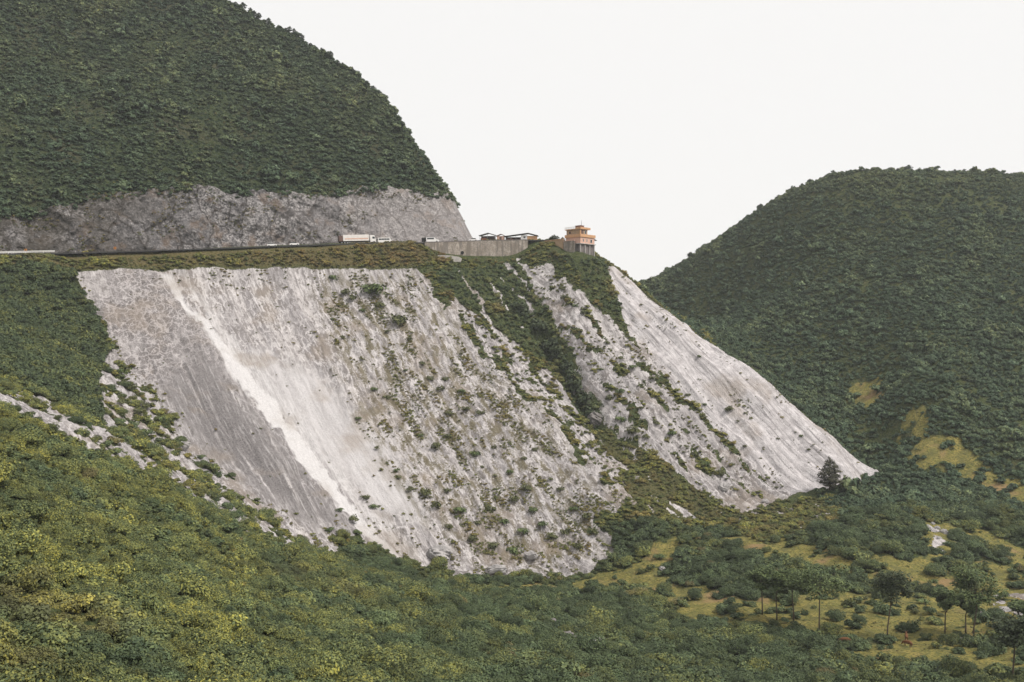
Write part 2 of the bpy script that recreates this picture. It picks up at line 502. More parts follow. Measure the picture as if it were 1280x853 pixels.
# ---------------------------------------------------------------- ground sheet
xs = spaced((-480, -260, 6), (-260, -180, 1.6), (-180, 125, .62), (125, 300, 1.4), (300, 600, 6))
ys = spaced((-80, 40, 5), (40, 200, 1.2), (200, 310, .8), (310, 490, .62), (490, 660, 1.5), (660, 900, 6))
GX, GY = np.meshgrid(xs, ys)
fx, fy = GX.ravel(), GY.ravel()
GM = masks(fx, fy)
GZ = H(fx, fy, GM).reshape(GX.shape)

# ---------------------------------------------------------------- the cut mountain on the left
FOOT = np.array([[-420, 262], [-320, 300]] + [list((p + np.array([-6.2, 9.0, 0]))[:2]) for p in ROAD[2:8]] + [[-47, 470], [-30, 477.5], [-21, 485], [-19, 496], [-18, 515], [-20, 545], [-35, 585], [-90, 640]], float)
FOOTC = resample(FOOT, 1.0)
_fs = np.r_[0, np.cumsum(np.linalg.norm(np.diff(FOOTC, axis=0), axis=1))]
def foot_z(s):
    x = np.interp(s, _fs, FOOTC[:, 0]); y = np.interp(s, _fs, FOOTC[:, 1])
    rs = np.r_[0, np.cumsum(np.linalg.norm(np.diff(ROADC[:, :2], axis=0), axis=1))]
    d, q = ldist(x, y, ROADC)
    return np.interp(q, rs, ROADC[:, 2])
_foot_u = FOOTC[:, 0] / FOOTC[:, 1] * FPX + UC
def cliff_h(s):
    u = np.interp(s, _fs, _foot_u)
    h = np.interp(u, [-300, -50, 0, 60, 100, 160, 200, 250, 300, 340, 400, 440, 480, 520, 560, 590], [8, 11, 14, 19, 22, 25, 27.5, 27, 25, 25, 23.5, 25, 27, 26.5, 25.5, 25])
    return h + 1.6 * pn(s / 9, s * 0 + .5, 91) + .8 * pn(s / 3, s * 0 + .5, 92)
MPOLY = np.vstack([FOOTC, [[-200, 760], [-600, 760], [-700, 300]]])
_fz = foot_z(_fs)
_k = np.ones(61) / 61
_fh = np.convolve(np.pad(cliff_h(_fs), 30, 'edge'), _k, 'valid')
_corner = int(np.argmax(FOOTC[:, 0] > -24))
def mountain(x, y):
    d = sdist(x, y, MPOLY)
    dl, s = ldist(x, y, FOOTC)
    hc = cliff_h(s)
    run = hc * .5
    up = np.interp(d - run, [0, 3, 14, 30, 42, 62, 85, 107, 150, 210, 300], [0, 3, 20, 46, 61, 80, 106, 131, 178, 236, 305])
    amp = sstep(run + 2, run + 40, d)
    w = sstep(0, 45, d - run)                  # inside the hill the base no longer follows the nearest point of the foot
    xm = np.clip(x, -420, -24)
    base = foot_z(s) + hc
    base = base + w * (np.interp(xm, FOOTC[:_corner, 0], _fz[:_corner] + _fh[:_corner]) - base)
    z = np.where(d < run, foot_z(s) + hc * np.clip(d, -4, 1e9) / run, base + up)
    z = z + amp * (3.2 * fbm(x / 55, y / 55, 95, 4) + 1.0 * fbm(x / 11, y / 11, 96, 3))
    return z, d, run, s

mx = np.arange(-430, 6, 1.5); my = np.arange(262, 740, 1.5)
MX, MY = np.meshgrid(mx, my)
mz, md, mrun, ms = mountain(MX.ravel(), MY.ravel())
keepv = (md > mrun - .8).reshape(MX.shape)
keepq = keepv[:-1, :-1] & keepv[1:, :-1] & keepv[:-1, 1:] & keepv[1:, 1:]
ground_me, gused = grid_mesh('ground', GX, GY, GZ)
for k in ('rock', 'mead', 'chute', 'powder', 'web', 'dark', 'dry', 'wood', 'white', 'spur', 'mossy'):
    set_attr(ground_me, k, GM[k][gused])
hill_me, hused = grid_mesh('mountain', MX, MY, mz.reshape(MX.shape), keepq)

# the cut face below the mountain: a strip of its own, finer than the hill
def cliff_mesh():
    s = np.arange(0, _fs[-1] - 20, .55); t = np.linspace(-.06, 1.06, 64)
    S, T = np.meshgrid(s, t)
    fx = np.interp(S, _fs, FOOTC[:, 0]); fy = np.interp(S, _fs, FOOTC[:, 1])
    tx = np.gradient(np.interp(s, _fs, FOOTC[:, 0])); ty = np.gradient(np.interp(s, _fs, FOOTC[:, 1]))
    k = np.ones(41) / 41
    tx = np.convolve(np.pad(tx, 20, 'edge'), k, 'valid'); ty = np.convolve(np.pad(ty, 20, 'edge'), k, 'valid')
    L = np.hypot(tx, ty); nx = (-ty / L)[None, :]; ny = (tx / L)[None, :]
    hc = cliff_h(s)[None, :]
    z = foot_z(s)[None, :] + hc * T
    inn = hc * .5 * T
    A = T * hc
    rough = 1 - .65 * sstep(-70, -40, fx) 
    q = fbm(S / 20 + A / 24, A / 30, 101, 3); q = np.round(q * 3.2) / 3.2 * .6 + q * .4
    dis = (2.6 * q + 1.1 * (1 - 2 * np.abs(fbm(S / 9 - A / 14, A / 16, 102, 4))) + .55 * fbm(S / 2.2, A / 3.0, 103, 3)) * rough
    dis = dis * sstep(0, .1, T) * .9
    inn = inn - dis
    X = fx + nx * inn; Y = fy + ny * inn
    z = z + .5 * fbm(S / 3, A / 3, 104, 2) * sstep(0, .1, T)
    return grid_mesh('cliff', X, Y, z)
cliff_me, _ = cliff_mesh()
# ---------------------------------------------------------------- materials of the land
def ground_material():
    t = NT('ground')
    o = t.obj()
    sep = t.n('ShaderNodeSeparateXYZ'); t.l(o, sep.inputs[0])
    x, y, z = sep.outputs
    along = t.math('ADD', t.math('MULTIPLY', x, float(FALL[0])), t.math('MULTIPLY', y, float(FALL[1])))
    side = t.math('ADD', t.math('MULTIPLY', x, float(SIDE[0])), t.math('MULTIPLY', y, float(SIDE[1])))
    fv = t.n('ShaderNodeCombineXYZ'); t.l(t.math('MULTIPLY', along, .09), fv.inputs[0]); t.l(side, fv.inputs[1])
    fall = fv.outputs[0]
    A = lambda k: t.attr(k).outputs['Fac']
    n_big = t.noise(o, .06, 3); n_mid = t.noise(o, .35, 5, .6); n_fine = t.noise(o, 1.6, 5, .65); n_pit = t.noise(o, .75, 4, .7)
    st = t.noise(fall, .35, 5, .6); st2 = t.noise(fall, 1.3, 4, .6)
    # ordinary face: pale dusty limestone, dark hollows
    pale = t.mix(t.ramp(n_mid, .3, .7), (.26, .24, .236), (.47, .44, .435))
    band = t.noise(fall, .12, 3, .5)
    pale = t.mix(t.math('MULTIPLY', t.ramp(band, .42, .6), .7), pale, (.20, .185, .19))
    pale = t.mix(t.math('MULTIPLY', t.ramp(st2, .54, .7), .75), pale, (.58, .55, .555))
    wide = t.n('ShaderNodeCombineXYZ'); t.l(t.math('MULTIPLY', along, .45), wide.inputs[0]); t.l(side, wide.inputs[1])
    n_pit = t.noise(wide.outputs[0], .62, 4, .65, .6)
    pit = t.ramp(t.math('ADD', n_pit, t.math('ADD', t.math('MULTIPLY', n_fine, .35), t.math('MULTIPLY', n_big, .35))), .84, .96)
    nn = t.n('ShaderNodeTexNoise'); nn.inputs['Scale'].default_value = .4; nn.inputs['Detail'].default_value = 4; t.l(o, nn.inputs['Vector'])
    ns = t.n('ShaderNodeVectorMath', operation='SCALE'); t.l(nn.outputs['Color'], ns.inputs[0]); ns.inputs['Scale'].default_value = 2.6
    na = t.n('ShaderNodeVectorMath', operation='ADD'); w2 = t.n('ShaderNodeCombineXYZ'); t.l(t.math('MULTIPLY', along, .42), w2.inputs[0]); t.l(side, w2.inputs[1]); t.l(w2.outputs[0], na.inputs[0]); t.l(ns.outputs[0], na.inputs[1])
    net = t.voro(na.outputs[0], .52, 'DISTANCE_TO_EDGE')
    netm = t.ramp(t.math('ADD', net, t.math('MULTIPLY', t.math('SUBTRACT', n_fine, .5), .3)), .16, .0)
    pale = t.mix(t.math('MULTIPLY', netm, t.ramp(n_big, .3, .6, .25, .85)), pale, (.58, .55, .55))
    c = t.mix(t.math('MULTIPLY', pit, .8), pale, (.15, .135, .13))
    c = t.mix(t.math('MULTIPLY', t.ramp(st, .5, .68), .6), c, (.17, .155, .155))
    # net of pale ridges over grey-brown cells; hollow shade darkened into the cell colour
    ov = t.n('ShaderNodeVectorMath', operation='ADD')
    nd = t.n('ShaderNodeTexNoise'); nd.inputs['Scale'].default_value = .3; t.l(o, nd.inputs['Vector'])
    sc = t.n('ShaderNodeVectorMath', operation='SCALE'); t.l(nd.outputs['Color'], sc.inputs[0]); sc.inputs['Scale'].default_value = 5.5
    t.l(o, ov.inputs[0]); t.l(sc.outputs[0], ov.inputs[1])
    sq = t.mapping(ov.outputs[0], (0, 0, R(-51)), (1.35, .85, 1.2))
    ve = t.voro(sq, .24, 'DISTANCE_TO_EDGE'); ve2 = t.voro(sq, .62, 'DISTANCE_TO_EDGE')
    vmin = t.math('MINIMUM', ve, t.math('ADD', t.math('MULTIPLY', ve2, 1.2), .03))
    cell = t.mix(t.ramp(n_fine, .35, .65), (.075, .067, .067), (.185, .168, .165))
    webc = t.mix(t.ramp(t.math('ADD', vmin, t.math('MULTIPLY', t.math('SUBTRACT', n_fine, .5), .36)), -.02, .13), (.42, .39, .39), cell)
    c = t.mix(t.math('MULTIPLY', A('web'), t.ramp(n_big, .32, .56, .25, .95)), c, webc)
    # grey bare slab with streaks of dust
    slab = t.mix(t.ramp(st2, .5, .78), t.mix(t.ramp(n_fine, .3, .7), (.09, .082, .083), (.21, .196, .196)), (.40, .38, .38))
    c = t.mix(t.math('MULTIPLY', A('dark'), t.ramp(st, .28, .5)), c, slab)
    # pale slides of rock powder
    pw = t.mix(t.ramp(t.math('ADD', t.math('MULTIPLY', st, .6), t.math('MULTIPLY', n_fine, .4)), .38, .62), (.36, .342, .346), (.54, .52, .525))
    c = t.mix(t.math('MULTIPLY', A('powder'), .9), c, pw)
    ch = t.mix(t.ramp(n_fine, .3, .75), (.50, .485, .487), (.64, .62, .622))
    ch = t.mix(t.ramp(t.noise(o, 2.6, 2), .66, .74), ch, (.4, .38, .37))
    c = t.mix(t.math('MULTIPLY', t.ramp(t.math('ADD', A('chute'), t.math('MULTIPLY', t.math('SUBTRACT', st2, .5), .7)), .3, .9), .92), c, ch)
    # the bare white spur
    wh = t.mix(t.ramp(n_mid, .3, .7), (.38, .355, .36), (.58, .55, .555))
    f2 = t.n('ShaderNodeCombineXYZ'); t.l(t.math('MULTIPLY', along, .035), f2.inputs[0]); t.l(side, f2.inputs[1])
    rib = t.noise(f2.outputs[0], .55, 5, .7); rib2 = t.noise(f2.outputs[0], 1.7, 3, .6)
    wh = t.mix(t.math('MULTIPLY', t.ramp(rib, .50, .62), .75), wh, (.24, .225, .228))
    wh = t.mix(t.math('MULTIPLY', t.ramp(rib2, .60, .68), .8), wh, (.13, .12, .12))
    wh = t.mix(t.math('MULTIPLY', t.ramp(st2, .53, .68), .85), wh, (.22, .205, .21))
    wh = t.mix(t.math('MULTIPLY', t.ramp(st, .55, .72), .7), wh, (.30, .285, .29))
    wh = t.mix(t.ramp(t.math('ADD', t.noise(o, 1.1, 3, .6), t.math('MULTIPLY', n_fine, .3)), .78, .86), wh, (.14, .13, .12))
    c = t.mix(A('white'), c, wh)
    moss = t.math('MULTIPLY', t.math('MULTIPLY', A('mossy'), t.ramp(t.math('ADD', t.noise(wide.outputs[0], .3, 4, .6), t.math('MULTIPLY', n_fine, .4)), .66, .82)), .85)
    c = t.mix(moss, c, t.mix(n_mid, (.085, .075, .04), (.15, .125, .07)))
    stain = t.ramp(n_big, .5, .7)
    c = t.mix(t.math('MULTIPLY', stain, .5), c, (.26, .215, .175))
    # soil, low grass, dry grass, meadow
    soil = t.mix(t.ramp(n_fine, .35, .65), (.022, .032, .014), (.075, .088, .034))
    soil = t.mix(t.math('MULTIPLY', t.ramp(n_mid, .5, .75), .6), soil, (.12, .10, .045))
    dry = t.mix(t.ramp(n_fine, .3, .7), (.07, .066, .03), (.135, .105, .048))
    dry = t.mix(t.ramp(n_mid, .55, .72), dry, (.07, .075, .025))
    g = t.mix(A('dry'), soil, dry)
    g = t.mix(A('wood'), g, (.02, .026, .012))
    mead = t.mix(t.ramp(n_mid, .3, .7), (.16, .15, .045), (.26, .21, .065))
    mead = t.mix(t.ramp(n_fine, .45, .62), mead, (.085, .092, .032))
    mead = t.mix(t.ramp(t.noise(o, .17, 4, .6), .48, .66), mead, (.12, .115, .042))
    mead = t.mix(t.ramp(n_big, .56, .7), mead, (.24, .165, .08))
    md = t.ramp(t.math('ADD', A('mead'), t.math('MULTIPLY', t.math('SUBTRACT', t.math('ADD', t.math('MULTIPLY', n_fine, .5), t.math('MULTIPLY', n_mid, .5)), .5), 1.6)), .34, .66)
    g = t.mix(md, g, mead)
    rk = t.ramp(t.math('ADD', A('rock'), t.math('MULTIPLY', t.math('SUBTRACT', n_fine, .5), .9)), .40, .56)
    t.color(t.mix(rk, g, c))
    h = t.math('ADD', t.math('MULTIPLY', n_fine, .5), t.math('ADD', t.math('MULTIPLY', st2, .6), n_pit))
    t.bump(h, .85, .7)
    t.rough(.95, .1)
    return t.m

def cliff_material():
    t = NT('cliff_rock')
    o = t.obj()
    n1 = t.noise(o, .045, 4, .55); n2 = t.noise(o, .28, 6, .7, .4); n3 = t.noise(o, 1.1, 5, .7); n4 = t.noise(o, .12, 4, .6)
    ov = t.n('ShaderNodeVectorMath', operation='ADD'); nz = t.n('ShaderNodeTexNoise'); nz.inputs['Scale'].default_value = .12; nz.inputs['Detail'].default_value = 3; t.l(o, nz.inputs['Vector'])
    sv = t.n('ShaderNodeVectorMath', operation='SCALE'); t.l(nz.outputs['Color'], sv.inputs[0]); sv.inputs['Scale'].default_value = 7.0; t.l(o, ov.inputs[0]); t.l(sv.outputs[0], ov.inputs[1])
    pl = t.mapping(ov.outputs[0], (0, R(32), 0), (1, 1, .55))
    ve = t.voro(pl, .085, 'DISTANCE_TO_EDGE')
    vc = t.n('ShaderNodeTexVoronoi'); vc.inputs['Scale'].default_value = .085; t.l(pl, vc.inputs['Vector'])
    sc_ = t.n('ShaderNodeSeparateColor'); t.l(vc.outputs['Color'], sc_.inputs[0]); plane = sc_.outputs[0]
    c = t.mix(t.ramp(n2, .35, .65), (.10, .095, .098), (.33, .31, .305))
    c = t.mix(t.ramp(n3, .55, .66), c, (.56, .53, .52))
    c = t.mix(t.ramp(n3, .49, .40), c, (.045, .042, .042))
    c = t.mix(t.math('MULTIPLY', plane, .55), c, (.10, .095, .10))
    c = t.mix(t.math('MULTIPLY', t.ramp(n4, .52, .66), .55), c, (.16, .11, .075))
    c = t.mix(t.math('MULTIPLY', t.ramp(ve, .05, .0), .8), c, (.035, .03, .028))
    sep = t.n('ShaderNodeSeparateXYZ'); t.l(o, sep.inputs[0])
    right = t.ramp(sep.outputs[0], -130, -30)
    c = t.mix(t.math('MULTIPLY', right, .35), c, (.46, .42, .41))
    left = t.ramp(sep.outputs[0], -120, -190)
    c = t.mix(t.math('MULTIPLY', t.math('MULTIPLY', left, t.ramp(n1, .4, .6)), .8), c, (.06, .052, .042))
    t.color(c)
    t.bump(t.math('ADD', n2, t.math('MULTIPLY', n3, .6)), 1.0, 1.2)
    t.rough(.95, .1)
    return t.m

def hill_material():
    t = NT('hill_grass')
    o = t.obj()
    n1 = t.noise(o, .05, 4); n2 = t.noise(o, .5, 6, .75)
    c = t.mix(t.ramp(n2, .38, .62), (.014, .024, .014), (.062, .078, .036))
    t.bump(n2, 1.0, 1.6)
    c = t.mix(t.math('MULTIPLY', t.ramp(n1, .5, .68), .6), c, (.085, .078, .045))
    t.color(c); t.rough(.95, .1)
    return t.m

def plain(name, c, rough=.7, var=.25, scale=2.0, spec=.2, metal=0.0):
    t = NT(name)
    o = t.obj()
    n = t.noise(o, scale, 5, .65)
    d = tuple(v * (1 - var) for v in c)
    t.color(t.mix(t.ramp(n, .3, .7), d, c))
    t.rough(rough, spec); t.b.inputs['Metallic'].default_value = metal
    return t.m

def leaf_material(name, dark, mid, yellow, brown):
    """Foliage: per-leaf and per-bush variety, yellowing and browning from the planting (stored on the bush)."""
    t = NT(name)
    lf = t.attr('leaf').outputs['Fac']
    tint = t.attr('tint', 'INSTANCER').outputs['Vector']
    sp = t.n('ShaderNodeSeparateXYZ'); t.l(tint, sp.inputs[0])
    c = t.mix(lf, dark, mid)
    yv = t.math('MULTIPLY', sp.outputs[0], t.ramp(lf, .25, .85, .12, 1.0))
    c = t.mix(yv, c, yellow)
    c = t.mix(sp.outputs[1], c, brown)
    hsv = t.n('ShaderNodeHueSaturation'); t.l(c, hsv.inputs['Color'])
    t.l(t.math('ADD', .72, t.math('MULTIPLY', sp.outputs[2], .6)), hsv.inputs['Value'])
    t.color(hsv.outputs['Color'])
    t.rough(.75, .25)
    return t.m

def tree_leaf_material(name, dark, light):
    t = NT(name)
    lf = t.attr('leaf').outputs['Fac']
    t.color(t.mix(lf, dark, light))
    t.rough(.7, .25)
    return t.m

M = {}
M['ground'] = ground_material(); M['cliff'] = cliff_material(); M['hill'] = hill_material()
M['shrub'] = leaf_material('shrub_leaves', (.026, .045, .026), (.13, .168, .07), (.38, .33, .05), (.22, .135, .05))
M['far_shrub'] = leaf_material('far_shrub_leaves', (.022, .044, .028), (.115, .16, .085), (.22, .205, .06), (.16, .11, .055))
M['tree_leaf'] = tree_leaf_material('tree_leaves', (.03, .05, .024), (.15, .19, .065))
M['dark_leaf'] = tree_leaf_material('dark_tree_leaves', (.022, .034, .018), (.075, .092, .042))
M['face_leaf'] = tree_leaf_material('slope_shrub_leaves', (.05, .06, .024), (.14, .145, .06))
M['bark'] = plain('bark', (.11, .085, .06), .9, .4, 6)
M['asphalt'] = plain('asphalt', (.06, .058, .056), .9, .3, 1.5)
M['boulder'] = plain('boulder_stone', (.40, .38, .375), .95, .5, 1.3)
# ---------------------------------------------------------------- the land goes in
ground_me.materials.append(M['ground'])
tag(link('ground', ground_me), 'valley floor and scree slope of pale rock, soil and grass', 'ground', kind='structure')
hill_me.materials.append(M['hill'])
tag(link('mountain', hill_me), 'green mountainside rising above the grey rock cut', 'mountain', kind='structure')
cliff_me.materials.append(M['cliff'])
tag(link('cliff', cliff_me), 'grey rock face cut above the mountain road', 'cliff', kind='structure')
# country far beyond the pass
fx_, fy_ = np.meshgrid(np.linspace(-9000, 9000, 31), np.linspace(-9000, 9000, 31))
far_me, _ = grid_mesh('plain', fx_, fy_, np.full(fx_.shape, -110.0) + 8 * fbm(fx_ / 1500, fy_ / 1500, 5, 2))
far_me.materials.append(M['hill'])
tag(link('plain', far_me), 'distant low ground beyond the hills', 'ground', kind='structure')

# road
def strip_mesh(name, pl, off0, off1, dz, thick):
    n = len(pl)
    tg = np.gradient(pl[:, :2], axis=0); tg /= np.linalg.norm(tg, axis=1)[:, None]
    nr = np.stack([-tg[:, 1], tg[:, 0]], 1)
    bm = bmesh.new()
    rings = []
    for i in range(n):
        a = pl[i, :2] + nr[i] * off0; b = pl[i, :2] + nr[i] * off1; z = pl[i, 2] + dz
        rings.append([bm.verts.new((*a, z)), bm.verts.new((*b, z)), bm.verts.new((*b, z - thick)), bm.verts.new((*a, z - thick))])
    for r0, r1 in zip(rings[:-1], rings[1:]):
        for k in range(4):
            bm.faces.new((r0[k], r1[k], r1[(k + 1) % 4], r0[(k + 1) % 4]))
    bm.faces.new(rings[0]); bm.faces.new(rings[-1][::-1])
    bmesh.ops.recalc_face_normals(bm, faces=bm.faces)
    me = bpy.data.meshes.new(name); bm.to_mesh(me); bm.free()
    return me
rm = strip_mesh('road', ROADC, 0.0, 11.5, .12, .5)
rm.materials.append(M['asphalt'])
tag(link('road', rm), 'asphalt mountain road along the foot of the cliff', 'road', kind='structure')

# ---------------------------------------------------------------- foliage building blocks
def leaf_cloud(name, centers, normals, size, leaf, mats, squash=.6, rg=None):
    """One mesh of many small leaf sprays (two-triangle blades)."""
    rg = rg or rng
    n = len(centers)
    nn = normals + rg.normal(0, .42, (n, 3)); nn /= np.linalg.norm(nn, axis=1)[:, None]
    a = np.cross(nn, rg.normal(0, 1, (n, 3))); a /= np.linalg.norm(a, axis=1)[:, None] + 1e-9
    b = np.cross(nn, a)
    s = size * rg.uniform(.6, 1.35, n)[:, None]
    p0 = centers - a * s; p1 = centers + b * s * squash - nn * s * .12; p2 = centers + a * s + nn * s * .1; p3 = centers - b * s * squash - nn * s * .12
    co = np.stack([p0, p1, p2, p3], 1).reshape(-1, 3)
    me = bpy.data.meshes.new(name)
    me.vertices.add(4 * n); me.vertices.foreach_set('co', co.astype(np.float32).ravel())
    me.loops.add(4 * n); me.loops.foreach_set('vertex_index', np.arange(4 * n, dtype=np.int32))
    me.polygons.add(n); me.polygons.foreach_set('loop_start', np.arange(0, 4 * n, 4, dtype=np.int32)); me.polygons.foreach_set('loop_total', np.full(n, 4, np.int32))
    me.update(calc_edges=True)
    at = me.attributes.new('leaf', 'FLOAT', 'FACE'); at.data.foreach_set('value', leaf.astype(np.float32))
    me.materials.append(mats)
    return me

def bush_mesh(name, n, r, h, lobes, size, mat, seed):
    rg = np.random.default_rng(seed)
    C, N, Lf = [], [], []
    ls = []
    for k in range(lobes):
        a = rg.uniform(0, 2 * np.pi); q = r * .62 * math.sqrt(rg.uniform(0, 1))
        ls.append((q * math.cos(a), q * math.sin(a), h * rg.uniform(.28, .72), r * rg.uniform(.32, .58), rg.uniform(0, 1)))
    per = n // lobes
    for lx, ly, lz, lr, lt in ls:
        d = rg.normal(0, 1, (per, 3)); d[:, 2] = np.abs(d[:, 2]) * 1.0 - .25 ; d /= np.linalg.norm(d, axis=1)[:, None]
        rad = lr * rg.uniform(.55, 1.08, per) ** .7
        c = d * rad[:, None] * np.array([1, 1, .8]) + np.array([lx, ly, lz])
        C.append(c); N.append(d * 1.0 + np.array([0, 0, .55]))
        Lf.append(np.clip(.35 * lt + .65 * rg.uniform(0, 1, per) ** 1.3, 0, 1))
    return leaf_cloud(name, np.vstack(C), np.vstack(N), size, np.concatenate(Lf), mat, rg=rg)

srcs = bpy.data.collections.new('shrub_sources')       # never linked into the scene
def src(me):
    o = bpy.data.objects.new(me.name, me)
    srcs.objects.link(o)
    return o
BIG = [src(bush_mesh('shrub_big_kind', 3200, 2.3, 2.6, 16, .125, M['shrub'], 150 + i)) for i in range(4)]
NEAR = [src(bush_mesh('shrub_kind', 1150, 1.25, 1.5, 9, .125, M['shrub'], 100 + i)) for i in range(5)]
MID = [src(bush_mesh('shrub_mid_kind', 480, 1.3, 1.6, 8, .185, M['shrub'], 200 + i)) for i in range(5)]
FAR = [src(bush_mesh('shrub_far_kind', 230, 1.4, 1.7, 7, .32, M['far_shrub'], 300 + i)) for i in range(5)]
TUFT = [src(bush_mesh('tuft_kind', 60, .6, .55, 5, .16, M['shrub'], 400 + i)) for i in range(4)]

def scatter(name, pts, scl, tint, sources, label, cat):
    n = len(pts)
    me = bpy.data.meshes.new(name)
    me.vertices.add(n); me.vertices.foreach_set('co', pts.astype(np.float32).ravel())
    def at(nm, ty, key, v):
        a = me.attributes.new(nm, ty, 'POINT'); a.data.foreach_set(key, v)
    at('sc', 'FLOAT_VECTOR', 'vector', scl.astype(np.float32).ravel())
    at('rot', 'FLOAT_VECTOR', 'vector', np.stack([rng.normal(0, .12, n), rng.normal(0, .12, n), rng.uniform(0, 6.283, n)], 1).astype(np.float32).ravel())
    at('tint', 'FLOAT_VECTOR', 'vector', tint.astype(np.float32).ravel())
    at('pick', 'INT', 'value', rng.integers(0, len(sources), n).astype(np.int32))
    o = link(name, me)
    g = bpy.data.node_groups.new(name, 'GeometryNodeTree')
    g.interface.new_socket('Geometry', in_out='INPUT', socket_type='NodeSocketGeometry')
    g.interface.new_socket('Geometry', in_out='OUTPUT', socket_type='NodeSocketGeometry')
    N = g.nodes.new
    gi, go, ip, jn = N('NodeGroupInput'), N('NodeGroupOutput'), N('GeometryNodeInstanceOnPoints'), N('GeometryNodeJoinGeometry')
    for s in sources:
        oi = N('GeometryNodeObjectInfo'); oi.inputs['Object'].default_value = s
        ti = N('GeometryNodeGeometryToInstance')
        g.links.new(oi.outputs['Geometry'], ti.inputs[0]); g.links.new(ti.outputs[0], jn.inputs[0])
    def na(nm, ty):
        a = N('GeometryNodeInputNamedAttribute'); a.data_type = ty; a.inputs['Name'].default_value = nm
        return a.outputs['Attribute']
    g.links.new(gi.outputs[0], ip.inputs['Points']); g.links.new(jn.outputs[0], ip.inputs['Instance'])
    ip.inputs['Pick Instance'].default_value = True
    g.links.new(na('pick', 'INT'), ip.inputs['Instance Index'])
    g.links.new(na('rot', 'FLOAT_VECTOR'), ip.inputs['Rotation'])
    g.links.new(na('sc', 'FLOAT_VECTOR'), ip.inputs['Scale'])
    g.links.new(ip.outputs[0], go.inputs[0])
    md = o.modifiers.new('planting', 'NODES'); md.node_group = g
    tag(o, label, cat, kind='stuff')
    return o

def jitter(x0, x1, y0, y1, cell):
    x, y = np.meshgrid(np.arange(x0, x1, cell), np.arange(y0, y1, cell))
    x = x.ravel() + rng.uniform(-.55, .55, x.size) * cell; y = y.ravel() + rng.uniform(-.55, .55, y.size) * cell
    k = np.abs(x) < .514 * y * 1.12 + 36
    return x[k], y[k]

def scl3(s, h0=.75, h1=1.2):
    return np.stack([s, s * rng.uniform(.85, 1.15, len(s)), s * rng.uniform(h0, h1, len(s))], 1)

HOUSE_POLY = np.array([[31.5, 456.5], [41.5, 466], [35.3, 477], [19, 468]])
def clear_house(x, y):
    return sdist(x, y, HOUSE_POLY) < -1.8

def crest(x, y):
    """1 where a point of the right hill lies near or beyond its crest."""
    return sstep(30, 90, H0(x, y))

# --- near slope and valley floor
x, y = jitter(-215, 240, 14, 345, 1.45)
m = masks(x, y)
fg = fbm(x / 16, y / 16, 201, 4); patch = fbm(x / 30, y / 30, 205, 3)
on_face = sdist(x, y, G['face'])
grassy = fbm(x / 9, y / 9, 203, 3)
low = (m['rock'] < .35) & (m['mead'] < rng.uniform(.1, .55, len(x))) & (m['wood'] < .5) & (m['sparse'] < .5) & (m['spur'] < .3) & (m['white'] < .3) & (m['gully'] < .5)
COWS = [ground(1057, 803)[:2], ground(1133, 798)[:2], ground(1135, 807)[:2]]
for c_ in COWS:                                          # the cattle stand in trodden gaps
    low &= np.hypot(x - c_[0], y - c_[1] + 2.0) > 3.4
keep = low & (y < 345) & (rng.uniform(0, 1, len(x)) < .93)
leftness = sstep(.12, -.35, x / y)                     # the near slope is yellower than the valley floor
yel = np.clip(.36 * leftness + .5 * fg + .28 * pn(x / 3, y / 3, 207) + .02, 0, .95)
brn = np.clip((patch - .45) * .5, 0, .2) * leftness + (rng.uniform(0, 1, len(x)) < .008) * .35
bri = np.clip(.5 + .2 * fg + .5 * fbm(x / 6.5, y / 6.5, 209, 3) + rng.normal(0, .24, len(x)) - .3 * (1 - leftness), 0, 1.25)
tint = np.stack([yel, brn, bri], 1)
clump = fbm(x / 6.5, y / 6.5, 209, 3)
sc = rng.uniform(.6, 1.3, len(x)) * (1 + .55 * np.clip(clump, -.7, 1.1)) * (.95 + .15 * (1 - leftness))
big = rng.uniform(0, 1, len(x)) < .075 * (1 + 1.5 * (fbm(x / 22, y / 22, 213, 2) > .1))
sc = np.clip(sc, .45, 1.9)

zz = H(x, y, m) - .25
near = keep & (y < 160) & ~big; mid = keep & (y >= 160) & ~big; bigk = keep & big
pts = np.stack([x, y, zz], 1)
scatter('undergrowth', pts[near], scl3(sc[near]), tint[near], NEAR, 'yellow green scrub covering the near slope at the lower left', 'undergrowth')
scatter('tall_undergrowth', pts[bigk], scl3(sc[bigk] * .85, .8, 1.25), tint[bigk], BIG, 'taller rounded bushes standing up out of the near scrub', 'undergrowth')
scatter('shrubbery', pts[mid], scl3(sc[mid]), tint[mid], MID, 'low green scrub covering the valley floor below the white slope', 'shrubbery')

# --- wood in the hollow on the left, scrub of the gully and below the house
x, y = jitter(-225, 64, 250, 500, 1.5)
m = masks(x, y)
rd = road_clear(x, y)
mmt = sdist(x, y, MPOLY)
w = m['wood'] > .5
g = ((m['gully'] > .45) | (m['scrub'] > .5)) & (m['rock'] < .5) & (rd > 6)
keep = clear_house(x, y) & (w | (g & (rng.uniform(0, 1, len(x)) < .9))) & (rd > 5) & (mmt < -10)
n = len(x)
f = fbm(x / 12, y / 12, 211, 3)
sc = np.where(w, rng.uniform(.8, 2.1, n), rng.uniform(.5, 1.25, n) * (1 + .5 * np.clip(f, -.6, 1)))
tint = np.stack([np.clip(.08 + .3 * f + .1 * rng.normal(0, 1, n), 0, .6), np.clip(.5 * f - .12, 0, .4) * (~w), np.clip(np.where(w, .14, .5) + np.where(w, .3, .5) * f + rng.normal(0, .2, n), 0, 1)], 1)
pts = np.stack([x, y, H(x, y, m) - .3], 1)
scatter('thicket', pts[keep], scl3(sc[keep], .9, 1.4), tint[keep], MID, 'dark green thicket in the hollow and the gully beside the white slope', 'thicket')

